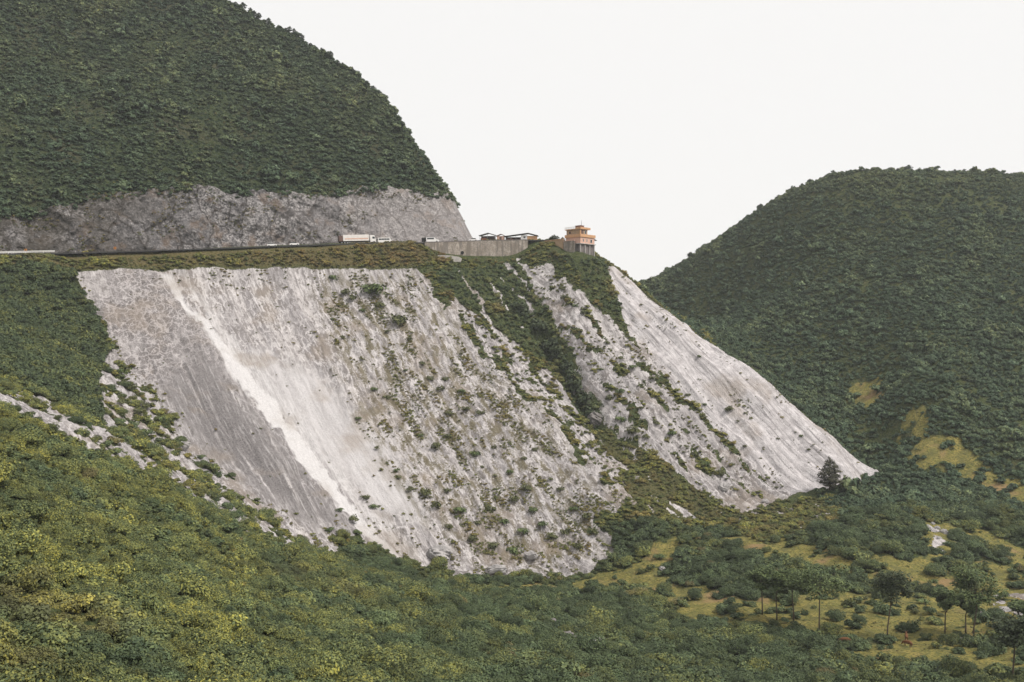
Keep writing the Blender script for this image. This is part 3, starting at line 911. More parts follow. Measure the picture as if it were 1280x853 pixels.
# --- sparse scrub: shoulder of the road, streaks on the second spur, foot of the spur
x, y = jitter(-225, 140, 290, 500, 1.15)
m = masks(x, y)
rd = road_clear(x, y)
mmt = sdist(x, y, MPOLY)
n = len(x)
u = rng.uniform(0, 1, n)
f = fbm(x / 7, y / 7, 221, 3)
a = x * FALL[0] + y * FALL[1]; b = x * SIDE[0] + y * SIDE[1]
stq = fbm(a / 22, b / 3.5, 225, 3)
sh = (m['dry'] > .5) & (m['sparse'] < .3) & (u < .78 + .5 * f) & (rd > 1.6)
bk = (sdist(x, y, G['bank']) > 0) & (((m['rock'] < .5) & (u < .8)) | (u < .22))
bd = (sdist(x, y, G['band']) > 0) & (m['rock'] < .5) & (u < .85)
sp = (m['spur'] > .5) & (m['scrub'] < .5) & (((m['rock'] < .5) & (u < .7)) | ((m['white'] < .5) & (u < .8 * sstep(.08, .3, stq + .25 * f))))
ss = (m['sparse'] > .5) & (m['spur'] < .5) & (m['rock'] < .5) & (u < .78)
other = (m['rock'] < .3) & (m['mead'] < .4) & (m['dry'] < .4) & (m['wood'] < .5) & (m['gully'] < .5) & (m['scrub'] < .5) & (y >= 345) & (m['spur'] < .4) & (m['white'] < .3) & (rd > 3) & (u < .8) & (x < 100)
keep = (sh | sp | ss | bk | bd | other) & clear_house(x, y) & (mmt < -9)
sc = rng.uniform(.35, 1.0, n) * (1 + .6 * np.clip(f, -.6, 1))
sc = np.where(sp & (m['rock'] > .5), sc * .7, np.where(sh, sc * 1.15, sc))
tint = np.stack([np.clip(.45 + .4 * f, 0, .9), np.clip(.06 + .6 * pn(x / 5, y / 5, 227) + .34 * sh * sstep(-160, -60, x), 0, .8), np.clip(.45 + .4 * f + rng.normal(0, .22, n), 0, 1.2)], 1)
pts = np.stack([x, y, H(x, y, m) - .12], 1)
scatter('hillside_scrub', pts[keep], scl3(sc[keep], .7, 1.1), tint[keep], MID, 'patchy olive and rust coloured scrub along the road shoulder and the second spur', 'scrub')

# --- weeds rooted in the pale face
x, y = jitter(-175, 140, 300, 480, .8)
m = masks(x, y)
n = len(x)
u = rng.uniform(0, 1, n)
f = fbm((x * FALL[0] + y * FALL[1]) / 13, (x * SIDE[0] + y * SIDE[1]) / 4.5, 231, 4); f2 = fbm(x / 18, y / 18, 232, 3)
bot = sstep(-48, -62, H0(x, y))
dens = m['mossy'] * (.015 + 1.0 * sstep(.12, .4, .8 * f + .75 * f2)) + .38 * bot * sstep(-.1, .5, f) * (1 - m['dark']) + .02
edge = sdist(x, y, G['face'])
dens = dens + .4 * sstep(9, 0, edge) * (x < -95) * sstep(-.2, .3, f)
dens = dens * (1 - np.maximum(m['chute'], .95 * m['powder'])) * (1 - .9 * m['web']) * (1 - .8 * m['dark'])
dens = np.where(m['white'] > .5, .3 * sstep(.3, .6, fbm((x * FALL[0] + y * FALL[1]) / 22, (x * SIDE[0] + y * SIDE[1]) / 2.6, 233, 3)), dens)
verge = (m['dry'] > .4) & (m['sparse'] < .3) & (road_clear(x, y) > .9) & (u < .55 + .4 * f2)
keep = ((m['rock'] > .5) & (np.maximum(m['face'], m['white']) > .5) & (u < dens)) | verge
sc = rng.uniform(.45, 1.25, n) * (1 + .6 * np.clip(f, -.4, .8))
tint = np.stack([np.clip(.42 + .35 * f, 0, .9), np.clip(.2 + .5 * pn(x / 4, y / 4, 237), 0, .7), np.clip(.38 + rng.normal(0, .2, n), 0, 1)], 1)
pts = np.stack([x, y, H(x, y, m) - .05], 1)
scatter('weeds', pts[keep], scl3(sc[keep], .7, 1.1), tint[keep], TUFT, 'small olive weeds rooted over the pale rock slope and the road shoulder', 'weeds')

# --- meadow grass tufts
x, y = jitter(-60, 230, 160, 420, 1.3)
m = masks(x, y)
keep = (m['mead'] > .5) & (rng.uniform(0, 1, len(x)) < .4 + .5 * fbm(x / 5, y / 5, 261, 3))
n = len(x)
tint = np.stack([rng.uniform(.1, .75, n), rng.uniform(0, .35, n), rng.uniform(.2, .8, n)], 1)
pts = np.stack([x, y, H(x, y, m) - .05], 1)
scatter('meadow_grass', pts[keep], scl3(rng.uniform(.3, .9, keep.sum()) ** 1.3, .4, .8), tint[keep], TUFT, 'tufts of yellow grass on the open meadow strips', 'grass')

# --- right hill
x, y = jitter(60, 460, 335, 720, 1.55)
m = masks(x, y)
n = len(x)
h0 = H0(x, y)
f = fbm(x / 25, y / 25, 241, 4); u = rng.uniform(0, 1, n)
open_ = np.clip(sstep(.25, .55, fbm(x / 18, y / 40, 245, 3)) * .35 + sstep(60, 92, h0) * .35, 0, .8)
edge_l = sstep(150, 95, x) * sstep(20, 60, h0)
keep = (m['mead'] < rng.uniform(.1, .9, n)) & (m['rock'] < .3) & (m['white'] < .2) & (u > open_ + .35 * edge_l) & ((x > 112) | (y > 470)) & (road_clear(x, y) > 25) & (sdist(x, y, MPOLY) < -60)
cl = fbm(x / 8, y / 8, 243, 3)
sc = rng.uniform(.55, 1.2, n) * (1 + .2 * f + .4 * np.clip(cl, -.6, 1))
sc = np.where(rng.uniform(0, 1, n) < .05, sc * 1.75, sc)
tint = np.stack([np.clip(.05 + .35 * f + .25 * cl + .25 * sstep(70, 95, h0) + .3 * edge_l - .06, 0, .8), np.clip(.35 * pn(x / 14, y / 14, 247) - .2 + .2 * edge_l, 0, .5) , np.clip(.42 + .25 * f + .5 * cl + rng.normal(0, .22, n), 0, 1.3)], 1)
pts = np.stack([x, y, H(x, y, m) - .3], 1)
scatter('hill_shrubbery', pts[keep], scl3(sc[keep], .8, 1.3), tint[keep], FAR, 'dense dark green bush covering the hill on the far side of the valley', 'shrubbery')

# --- mountain above the cliff
x, y = jitter(-330, 4, 330, 735, 1.45)
z, d, run, s = mountain(x, y)
n = len(x)
f = fbm(x / 30, y / 30, 251, 4); f3 = fbm(x / 9, y / 9, 253, 3); u = rng.uniform(0, 1, n)
rightness = sstep(-190, -70, x)
cover = np.clip(.95 + .55 * f + .45 * rightness + .3 * f3 + .5 * sstep(14, 0, d - run), .12, 1)
keep = (d > run - .8) & (u < cover)
cl = fbm(x / 7, y / 7, 255, 3); fl = fbm(x / 45, y / 45, 258, 3)
sc = rng.uniform(.5, 1.15, n) * (.6 + .5 * cover) * (1 + .5 * np.clip(cl, -.6, 1)) * np.where(rng.uniform(0, 1, n) < .05, 1.7, 1)
tint = np.stack([np.clip(.12 + .3 * (1 - cover) + .25 * f3 + .35 * fl + .2 * cl, 0, .8), np.clip(.25 * (1 - cover) + .25 * pn(x / 8, y / 8, 257) - .1, 0, .5), np.clip(.36 + .2 * f3 + .45 * cl + .2 * fl + rng.normal(0, .18, n) + .06 * rightness, 0, 1.2)], 1)  # rightness lifts the leaf tint: light on the right ridge put into colour
pts = np.stack([x, y, z - .3], 1)
pts[:, 2] -= .35
scatter('mountain_shrubbery', pts[keep], scl3(sc[keep] * 1.12, .65, 1.15), tint[keep], FAR, 'green and olive bush covering the mountainside above the cliff', 'shrubbery')
# drifts of grass between the bushes
k2 = (d > run) & (u >= cover) & (rng.uniform(0, 1, n) < .6)
tint = np.stack([rng.uniform(.2, .7, n), rng.uniform(.0, .5, n), rng.uniform(.15, .6, n)], 1)
scatter('mountain_grass', pts[k2] + np.array([0, 0, .2]), scl3(rng.uniform(.7, 1.5, k2.sum()), .5, .9), tint[k2], TUFT, 'olive grass and fern between the bushes of the mountainside', 'grass')
# creepers and small bushes rooted in the cracks of the cut cliff
cv = np.empty(len(cliff_me.vertices) * 3, np.float32); cliff_me.vertices.foreach_get('co', cv); cv = cv.reshape(-1, 3)
zr = (cv[:, 2] - np.interp(cv[:, 0], FOOTC[:_corner, 0], _fz[:_corner])) / 26
f = fbm(cv[:, 0] / 14, cv[:, 2] / 9, 271, 4)
lft = sstep(-60, -185, cv[:, 0])
k = (rng.uniform(0, 1, len(cv)) < .16 * sstep(.05, .5, f + .35 * lft - .25 + .5 * sstep(.75, 1.05, zr))) & (cv[:, 1] < 520)
n = int(k.sum())
tint = np.stack([rng.uniform(0, .4, n), rng.uniform(0, .6, n), rng.uniform(.0, .5, n)], 1)
scatter('creeper', cv[k].astype(float), scl3(rng.uniform(.5, 1.3, n), .8, 1.4), tint, TUFT, 'brownish creepers and weeds hanging in the cracks of the grey cliff', 'creeper')
# ---------------------------------------------------------------- air between the hills
bm = bmesh.new()
bmesh.ops.create_cube(bm, size=1.0)
hz = bpy.data.meshes.new('haze'); bm.to_mesh(hz); bm.free()
ho = link('haze', hz, None, (60, 430, 90))
ho.scale = (1240, 1160, 460)
t = NT('haze')
t.t.nodes.remove(t.b)
pv = t.n('ShaderNodeVolumePrincipled')
pv.inputs['Color'].default_value = (.9, .93, .96, 1)
pv.inputs['Density'].default_value = HAZE
pv.inputs['Anisotropy'].default_value = 0.2
t.l(pv.outputs[0], t.out.inputs['Volume'])
hz.materials.append(t.m)
tag(ho, 'thin pale haze lying in the valley air', 'haze', kind='stuff')
# ---------------------------------------------------------------- mesh builder for things
class MB:
    def __init__(self):
        self.bm = bmesh.new()
    def box(self, c, s, rz=0.0, bevel=0.0):
        r = bmesh.ops.create_cube(self.bm, size=1.0)
        vs = r['verts']
        bmesh.ops.scale(self.bm, vec=s, verts=vs)
        if bevel > 0:
            es = list({e for v in vs for e in v.link_edges})
            rb = bmesh.ops.bevel(self.bm, geom=es, offset=bevel, segments=2, affect='EDGES', profile=.5)
            vs = list({v for f in rb['faces'] for v in f.verts} | {v for v in vs if v.is_valid})
        if rz: bmesh.ops.rotate(self.bm, matrix=Matrix.Rotation(rz, 3, 'Z'), verts=vs)
        bmesh.ops.translate(self.bm, vec=c, verts=vs)
        return self
    def b2(self, x0, x1, y0, y1, z0, z1, bevel=0.0):
        return self.box(((x0 + x1) / 2, (y0 + y1) / 2, (z0 + z1) / 2), (x1 - x0, y1 - y0, z1 - z0), 0, bevel)
    def tube(self, pts, rad, seg=8, cap=True):
        pts = [Vector(p) for p in pts]
        if not hasattr(rad, '__len__'): rad = [rad] * len(pts)
        rings = []
        for i, p in enumerate(pts):
            d = (pts[min(i + 1, len(pts) - 1)] - pts[max(i - 1, 0)]).normalized()
            a = d.orthogonal().normalized() if abs(d.z) < .99 else Vector((1, 0, 0)); a = (a - d * a.dot(d)).normalized()
            if rings:
                a = (pa - d * pa.dot(d)).normalized()
            pa = a; b = d.cross(a)
            rings.append([self.bm.verts.new(p + (a * math.cos(6.28318 * k / seg) + b * math.sin(6.28318 * k / seg)) * rad[i]) for k in range(seg)])
        for r0, r1 in zip(rings[:-1], rings[1:]):
            for k in range(seg):
                self.bm.faces.new((r0[k], r0[(k + 1) % seg], r1[(k + 1) % seg], r1[k])).smooth = True
        if cap:
            self.bm.faces.new(rings[0][::-1]); self.bm.faces.new(rings[-1])
        return self
    def prism(self, poly, y0, y1):
        """An outline in x-z pushed along y."""
        a = [self.bm.verts.new((x, y0, z)) for x, z in poly]; b = [self.bm.verts.new((x, y1, z)) for x, z in poly]
        n = len(poly)
        f = [self.bm.faces.new(a), self.bm.faces.new(b[::-1])]
        for k in range(n):
            f.append(self.bm.faces.new((a[k], b[k], b[(k + 1) % n], a[(k + 1) % n])))
        bmesh.ops.recalc_face_normals(self.bm, faces=f)
        return self
    def build(self, name, mat, parent=None, loc=(0, 0, 0)):
        bmesh.ops.recalc_face_normals(self.bm, faces=self.bm.faces)
        me = bpy.data.meshes.new(name); self.bm.to_mesh(me); self.bm.free()
        me.materials.append(mat)
        return link(name, me, parent, loc)

def gz(x, y):
    return float(H(np.array([x]), np.array([y]))[0])
def on(u, v):
    p = ground(u, v)
    return Vector((p[0], p[1], gz(p[0], p[1])))

def road_at(u, off):
    i = int(np.argmin(np.abs(_ru - u)))
    n, tg = _nr[i], _tg[i]
    p = ROADC[i]
    j = min(i + 1, len(ROADC) - 1)
    grade = (ROADC[j, 2] - ROADC[j - 2, 2]) / np.linalg.norm(ROADC[j, :2] - ROADC[j - 2, :2])
    return Vector((p[0] + n[0] * off, p[1] + n[1] * off, p[2] + .12)), math.atan2(tg[1], tg[0]), math.atan(grade)

M['white_paint'] = plain('white_paint', (.78, .76, .74), .45, .12, 1.5, .4)
M['cream_paint'] = plain('cream_paint', (.76, .72, .69), .6, .15, 1.0)
M['brown_paint'] = plain('brown_paint', (.16, .10, .085), .7, .3, 2)
M['grey_paint'] = plain('grey_paint', (.36, .37, .38), .5, .15, 2, .4)
M['glass'] = plain('dark_glass', (.025, .03, .035), .12, .1, 2, .5)
M['rubber'] = plain('rubber', (.02, .02, .02), .85, .2, 6)
M['steel'] = plain('steel', (.35, .35, .36), .4, .2, 4, .5, .7)
M['red'] = plain('red_lamp', (.45, .02, .02), .4, .1, 3)
M['orange_wall'] = plain('orange_plaster', (.62, .36, .20), .9, .18, .8)
M['pink_wall'] = plain('pink_plaster', (.66, .42, .33), .9, .15, .8)
M['tan_wall'] = plain('tan_plaster', (.45, .31, .20), .9, .25, .7)
M['concrete'] = plain('concrete', (.46, .43, .41), .9, .3, .6)
M['dark_wall'] = plain('weathered_block', (.20, .175, .17), .95, .35, .8)
M['stone_wall'] = None
M['tin'] = plain('tin_roof', (.50, .50, .51), .5, .25, .7, .4, .2)
M['dark_tin'] = plain('dark_tin_roof', (.17, .165, .165), .6, .3, .7)
M['rust_tin'] = plain('rust_tin', (.30, .14, .09), .8, .3, .9)
M['orange_sign'] = plain('orange_sign', (.55, .22, .05), .6, .1, 2)
M['cow'] = plain('cow_hide', (.17, .075, .03), .85, .35, 3)
M['horn'] = plain('horn', (.3, .26, .2), .6, .2, 6)

def stone_wall_mat():
    t = NT('stone_wall')
    o = t.obj()
    n = t.noise(o, .5, 5, .65); n2 = t.noise(t.mapping(o, (0, 0, 0), (1, 1, .12)), .55, 4, .6)
    v = t.voro(o, 1.1, 'DISTANCE_TO_EDGE'); n5 = t.noise(o, 1.4, 4, .7)
    c = t.mix(t.ramp(n, .3, .7), (.33, .28, .235), (.50, .44, .39))
    c = t.mix(t.ramp(n5, .5, .68), c, (.20, .175, .155))
    c = t.mix(t.math('MULTIPLY', t.ramp(n2, .45, .62), .75), c, (.13, .115, .105))
    n6 = t.noise(o, .16, 4, .6)
    c = t.mix(t.math('MULTIPLY', t.ramp(n6, .45, .6), .5), c, (.20, .165, .13))
    c = t.mix(t.ramp(v, .05, .02), c, (.2, .18, .16))
    t.color(c); t.bump(v, .4, .2); t.rough(.95, .1)
    return t.m
M['stone_wall'] = stone_wall_mat()

# ---------------------------------------------------------------- retaining wall under the road
sel = (_ru > 527) & (_ru < 664)
WP = ROADC[sel]
wall = empty('retaining_wall', tuple(WP[0]))
def world_part(me, name, mat, parent):
    me.materials.append(mat)
    o = link(name, me, parent)
    o.matrix_parent_inverse = Matrix.Translation(-Vector(parent.location))
    return o
world_part(strip_mesh('masonry', WP, -.9, -.05, -.05, 9.5), 'masonry', M['stone_wall'], wall)
world_part(strip_mesh('parapet', WP, -.95, -.45, .3, .34), 'parapet', M['dark_wall'], wall)
cu, _, _ = road_at(579, -1.0)
mb = MB(); mb.tube([(cu.x - .3, cu.y + .5, cu.z - 5.4), (cu.x + .2, cu.y - .35, cu.z - 5.4)], .75, 14)  # solid black tube: the shade inside the opening is put into its colour
o = mb.build('culvert_pipe', M['rubber'], wall); o.matrix_parent_inverse = Matrix.Translation(-Vector(wall.location))
tag(wall, 'long mottled stone retaining wall holding up the road below the sheds', 'retaining wall')

# concrete apron below the left end of the wall
p = on(562, 324)
mb = MB(); mb.prism([(-6, -1.6), (5.2, -1.2), (5.6, .5), (4.2, 1.2), (-1, 1.5), (-5.6, 1.1)], -.9, .9)
o = mb.build('concrete_block', M['concrete'], None, (p.x, p.y, p.z + .2)); o.rotation_euler = (0, R(4), R(12))
tag(o, 'weathered pale concrete apron in the scrub below the left end of the retaining wall', 'concrete block')

# ---------------------------------------------------------------- the house on the edge
hp = P(725.5, 304, 462)
house = empty('hillside_house', tuple(hp), R(45))
house.scale = (1.07, 1.07, 1.07)
tag(house, 'orange and pink flat roofed house standing on tall columns at the cliff edge', 'house')
def hb(name, mat, *boxes, parent=house, bevel=0.0):
    mb = MB()
    for b in boxes: mb.b2(*b, bevel=bevel)
    return mb.build(name, mat, parent)
hb('basement_wall', M['dark_wall'], (.32, 9.1, .32, 8.3, -7.5, -.283))
hb('floor_slab', M['concrete'], (-.5, 9.9, -.5, 8.9, -.28, 0))
lower = hb('lower_wall', M['pink_wall'], (0, 9.4, 0, 8.5, .003, 2.72))
upper = hb('upper_wall', M['tan_wall'], (.25, 4.6, .25, 8.3, 3.98, 6.1))
hb('corner_post', M['orange_wall'], (.1, .5, .1, .5, 3.983, 6.097))
hb('corner_post', M['orange_wall'], (4.4, 4.75, .1, .5, 3.983, 6.097))
hb('balcony_band', M['orange_wall'], (-.35, 9.75, -.35, .0, 2.72, 3.98), (-.35, 0, .003, 8.85, 2.72, 3.98), (9.4, 9.75, .003, 8.85, 2.72, 3.98), (.003, 9.397, .003, 8.5, 2.72, 3.0))
hb('roof_slab', M['orange_wall'], (-.3, 6.4, -.3, 8.8, 6.1, 6.45))
hb('parapet', M['orange_wall'], (-.3, 6.4, -.3, -.1, 6.453, 7.0), (-.3, -.1, -.097, 2.6, 6.453, 7.0), (6.2, 6.4, -.097, 3.0, 6.453, 7.0))
mb = MB()
for k in range(7):
    mb.b2(-.25, -.12, 2.8 + k * .98, 2.95 + k * .98, 6.45, 7.25)
mb.b2(-.26, -.11, 2.7, 8.8, 7.25, 7.36); mb.b2(-.24, -.13, 2.7, 8.8, 6.85, 6.93)
mb.build('roof_railing', M['white_paint'], house)
hb('stair_hut', M['rust_tin'], (.6, 3.2, .7, 3.4, 6.45, 7.7), (.4, 3.4, .5, 3.6, 7.7, 7.82))
MB().tube([(2.1, 1.2, 7.8), (2.1, 1.2, 10.3)], .09, 8).build('antenna_pole', M['grey_paint'], house)
hb('water_tank', M['steel'], (3.6, 4.7, 4.5, 5.6, 6.45, 7.4), bevel=.1)
for (x0, x1, z0, z1) in ((1.75, 2.2, .75, 2.0), (4.05, 4.5, .75, 2.0), (6.6, 7.7, .55, 1.95)):
    w = hb('window', M['white_paint'], (x0 - .09, x1 + .09, -.06, -.002, z0 - .09, z1 + .09))
    hb('pane', M['glass'], (x0, x1, -.075, -.062, z0, z1), parent=w)
w = hb('window', M['orange_wall'], (.17, .247, 5.55, 6.9, 4.35, 5.55)); hb('pane', M['glass'], (.14, .167, 5.7, 6.75, 4.45, 5.45), parent=w)
w = hb('window', M['white_paint'], (3.15, 4.2, .17, .247, 4.1, 5.7)); hb('pane', M['glass'], (3.25, 4.1, .14, .167, 4.2, 5.6), parent=w)
hb('door', M['brown_paint'], (.9, 2.2, .17, .247, 3.99, 5.9))
for (x, y) in ((.1, .1), (3.1, .1), (6.2, .1), (9.3, .1), (.1, 2.9), (.1, 5.7), (.1, 8.3), (9.3, 4.2), (9.3, 8.3)):
    hb('pillar', M['concrete'], (x - .2, x + .2, y - .2, y + .2, -7.5, -.282))
aw = MB(); aw.prism([(9.42, 2.6), (11.4, 1.9), (11.4, 1.8), (9.42, 2.5)], .2, 6.0); aw.build('awning', M['dark_tin'], house)

# yard walls left of the house
def yard_wall(name, label, a, b, z0, z1, th, mat, capm, cat='wall'):
    a = Vector(a); b = Vector(b)
    L = (b - a).length; rz = math.atan2(b.y - a.y, b.x - a.x)
    w = empty(name, (a.x, a.y, z0), rz)
    MB().b2(0, L, -th / 2, th / 2, -3.0, z1 - z0).build('masonry', mat, w)
    MB().b2(-.12, L + .12, -th / 2 - .15, th / 2 + .15, z1 - z0, z1 - z0 + .28).build('coping', capm, w)
    tag(w, label, cat)
    return w
yard_wall('yard_wall', 'grey block yard wall with pale coping beside the columns of the house', (24.3, 466.7, 0), (29.1, 462.9, 0), 42.4, 46.7, .5, M['stone_wall'], M['pink_wall'])
yard_wall('terrace_wall', 'tan plastered terrace wall with orange coping between the house and the sheds', (12.3, 482.0, 0), (24.0, 467.1, 0), 44.0, 47.7, .5, M['tan_wall'], M['orange_wall'])

# ---------------------------------------------------------------- sheds along the road
def shed_open():
    s = empty('gabled_shed', tuple(P(610, 299.3, 485)), R(-6))
    MB().prism([(-4.3, 1.7), (.3, 3.0), (4.2, 1.75), (4.2, 1.6), (.3, 2.82), (-4.3, 1.55)], -2.5, 2.6).build('roof', M['tin'], s)
    MB().b2(-3.6, 3.5, 1.9, 2.1, -1.2, 1.75).build('back_wall', M['brown_paint'], s)
    for x in (-3.7, 0, 3.6):
        MB().tube([(x, -2.2, -1.2), (x, -2.2, 1.78 if x else 2.8)], .09, 8).build('post', M['steel'], s)
    MB().b2(-3.4, -.6, -1.6, -.7, -1.2, .55, .05).build('stall_counter', M['rust_tin'], s)
    tag(s, 'small open shed with a pale gabled tin roof at the roadside, nearest the cliff', 'shed')
shed_open()
def hut():
    s = empty('roadside_hut', tuple(P(626, 299.3, 486)), R(-4))
    MB().b2(-1.8, 1.8, -1.4, 1.4, -1.2, 1.45).build('wall', M['pink_wall'], s)
    MB().prism([(-2.3, 1.5), (.2, 2.5), (2.3, 1.5), (2.3, 1.38), (.2, 2.36), (-2.3, 1.38)], -1.8, 1.8).build('roof', M['rust_tin'], s)
    MB().b2(-.5, .5, -1.46, -1.403, -1.0, 1.0).build('door', M['brown_paint'], s)
    tag(s, 'tiny pink roadside hut with a brown pitched roof between two sheds', 'hut')
hut()
def long_shed():
    s = empty('long_shed', tuple(P(652, 299.2, 486)), R(-3))
    MB().prism([(-8.3, 1.35), (3.3, 2.85), (8.2, 1.55), (8.2, 1.4), (3.3, 2.68), (-8.3, 1.2)], -2.6, 3.2).build('roof', M['dark_tin'], s)
    w = MB().b2(-.3, 2.8, -2.0, 2.4, -1.2, 1.75).build('white_wall', M['white_paint'], s)
    f = MB().b2(1.0, 2.0, -2.06, -2.002, .3, 1.25).build('window', M['grey_paint'], s); MB().b2(1.08, 1.92, -2.09, -2.063, .38, 1.17).build('pane', M['glass'], f)
    MB().b2(2.803, 7.6, -1.9, 2.4, -1.2, 1.38).build('orange_wall', M['orange_wall'], s)
    MB().b2(-7.8, -.303, 2.2, 2.4, -1.2, 1.2).build('back_wall', M['brown_paint'], s)
    for x in (-7.7, -5.2, -2.7):
        MB().tube([(x, -2.1, -1.2), (x, -2.1, 1.22 + (x + 8.3) * .125)], .09, 8).build('post', M['steel'], s)
    MB().b2(-6.9, -4.4, -.5, .6, -1.2, .3, .05).build('stall_counter', M['rust_tin'], s)
    tag(s, 'long low shed with a dark roof, one white wall and one orange wall', 'shed')
long_shed()

# ---------------------------------------------------------------- vehicles
def wheels(root, spots, r, w):
    for x, y in spots:
        t = MB().tube([(x, y - w / 2, r), (x, y + w / 2, r)], r, 18).build('wheel', M['rubber'], root)
        MB().tube([(x, y - w / 2 - .02, r), (x, y + w / 2 + .02, r)], r * .55, 14).build('rim', M['steel'], t)

def place_vehicle(root, u, off, flip=False):
    p, rz, gr = road_at(u, off)
    root.location = p
    root.rotation_euler = (0, -gr if not flip else gr, rz + (math.pi if flip else 0))

def truck():
    t = empty('semi_truck')
    tag(t, 'long white semi truck with a cream trailer climbing the road', 'truck')
    MB().b2(-7.6, 4.6, -1.2, 1.2, 1.25, 4.0, .08).build('trailer', M['cream_paint'], t)
    MB().b2(-9.4, -7.7, -1.15, 1.15, 1.2, 3.7, .05).build('tail_frame', M['brown_paint'], t)
    MB().b2(-9.3, 6.8, -.5, .5, .85, 1.2).build('chassis', M['rubber'], t)
    MB().b2(-6.8, 4.2, -1.225, -1.205, 2.0, 2.5).build('side_stripe', M['pink_wall'], t)
    c = MB(); c.prism([(5.2, .7), (7.75, .7), (7.8, 1.9), (7.45, 3.4), (6.9, 3.75), (5.2, 3.8)], -1.2, 1.2); c.build('cab', M['white_paint'], t)
    MB().b2(7.62, 7.72, -1.05, 1.05, 2.05, 3.0).build('windscreen', M['glass'], t)
    for y in (-1.21, 1.21):
        MB().b2(6.2, 7.2, y - .012, y + .012, 2.1, 3.0).build('side_window', M['glass'], t)
        MB().b2(7.76, 7.84, y * .75 - .18, y * .75 + .18, 1.0, 1.3).build('headlight', M['white_paint'], t)
        MB().b2(7.3, 7.42, y * 1.16 - .1, y * 1.16 + .1, 2.2, 2.9).build('mirror', M['rubber'], t)
    MB().b2(7.7, 7.95, -1.2, 1.2, .45, .85, .05).build('bumper', M['grey_paint'], t)
    wheels(t, [(x, y) for x in (-8.3, -7.0, -5.7, 4.1, 6.9) for y in (-1.05, 1.05)], .52, .34)
    place_vehicle(t, 450, 3.0)
truck()

def minibus():
    t = empty('minibus')
    tag(t, 'white minibus with dark side windows just ahead of the semi truck', 'minibus')
    b = MB(); b.prism([(-3.2, .4), (3.2, .4), (3.3, 1.0), (3.0, 1.5), (2.5, 2.35), (2.2, 2.5), (-3.0, 2.5), (-3.25, 2.2)], -.98, .98); b.build('body', M['white_paint'], t)
    for y in (-.985, .985):
        for x0, x1 in ((-2.9, -1.7), (-1.6, -.4), (-.3, .9), (1.0, 2.2)):
            MB().b2(x0, x1, y - .015, y + .015, 1.45, 2.15).build('side_window', M['glass'], t)
        MB().b2(3.2, 3.32, y * .75 - .15, y * .75 + .15, .85, 1.1).build('headlight', M['white_paint'], t)
    MB().b2(2.78, 2.86, -.85, .85, 1.55, 2.2).build('windscreen', M['glass'], t)
    MB().b2(-3.3, -3.22, -.8, .8, 1.4, 2.1).build('rear_window', M['glass'], t)
    MB().b2(3.22, 3.42, -.98, .98, .35, .65, .04).build('bumper', M['grey_paint'], t)
    wheels(t, [(x, y) for x in (-2.1, 2.2) for y in (-.85, .85)], .36, .24)
    place_vehicle(t, 481, 3.0)
minibus()

def van():
    t = empty('delivery_van')
    tag(t, 'white van with a grey roof and dark rear at the end of the cliff', 'van')
    b = MB(); b.prism([(-2.6, .4), (3.5, .4), (3.55, .9), (3.2, 1.3), (2.2, 1.5), (1.5, 2.3), (-2.6, 2.35)], -1, 1); b.build('body', M['white_paint'], t)
    MB().b2(-4.3, -2.62, -.98, .98, .5, 2.3, .05).build('rear_box', M['rubber'], t)
    MB().b2(-2.6, 1.5, -.96, .96, 2.355, 2.5, .03).build('roof', M['grey_paint'], t)
    for y in (-1.005, 1.005):
        MB().b2(-2.2, 1.1, y - .015, y + .015, 1.5, 2.15).build('side_window', M['glass'], t)
        MB().b2(3.44, 3.56, y * .7 - .16, y * .7 + .16, .85, 1.1).build('headlight', M['white_paint'], t)
    w = MB(); w.prism([(1.6, 2.2), (2.2, 1.55), (2.24, 1.58), (1.64, 2.24)], -.85, .85); w.build('windscreen', M['glass'], t)
    MB().b2(3.5, 3.7, -1, 1, .35, .65, .04).build('bumper', M['grey_paint'], t)
    wheels(t, [(x, y) for x in (-3.0, 2.4) for y in (-.88, .88)], .4, .26)
    place_vehicle(t, 541, 2.6)
van()

def car(label, u, off, body, flip=False):
    t = empty('parked_car')
    tag(t, label, 'car')
    b = MB(); b.prism([(-2.15, .3), (2.1, .3), (2.2, .65), (1.9, .88), (1.0, .98), (-1.6, 1.02), (-2.2, .92)], -.86, .86); b.build('body', body, t)
    k = MB(); k.prism([(-1.75, 1.02), (1.05, .985), (.35, 1.48), (-1.2, 1.5)], -.76, .76); k.build('cabin', M['glass'], t)
    MB().b2(-1.2, .35, -.74, .74, 1.49, 1.56, .02).build('roof', body, t)
    for y in (-.6, .6):
        MB().b2(2.1, 2.22, y - .18, y + .18, .6, .78).build('headlight', M['steel'], t)
        MB().b2(-2.24, -2.14, y - .16, y + .16, .68, .85).build('tail_lamp', M['red'], t)
    wheels(t, [(x, y) for x in (-1.35, 1.35) for y in (-.76, .76)], .32, .22)
    place_vehicle(t, u, off, flip)
car('white car on the road under the middle of the grey cliff, the left of two', 342, 2.4, M['white_paint'])
car('white car on the road under the grey cliff, nearer the semi truck', 369, 2.4, M['white_paint'])
car('pale car parked between the cliff end and the gabled shed', 594, 2.6, M['white_paint'], True)

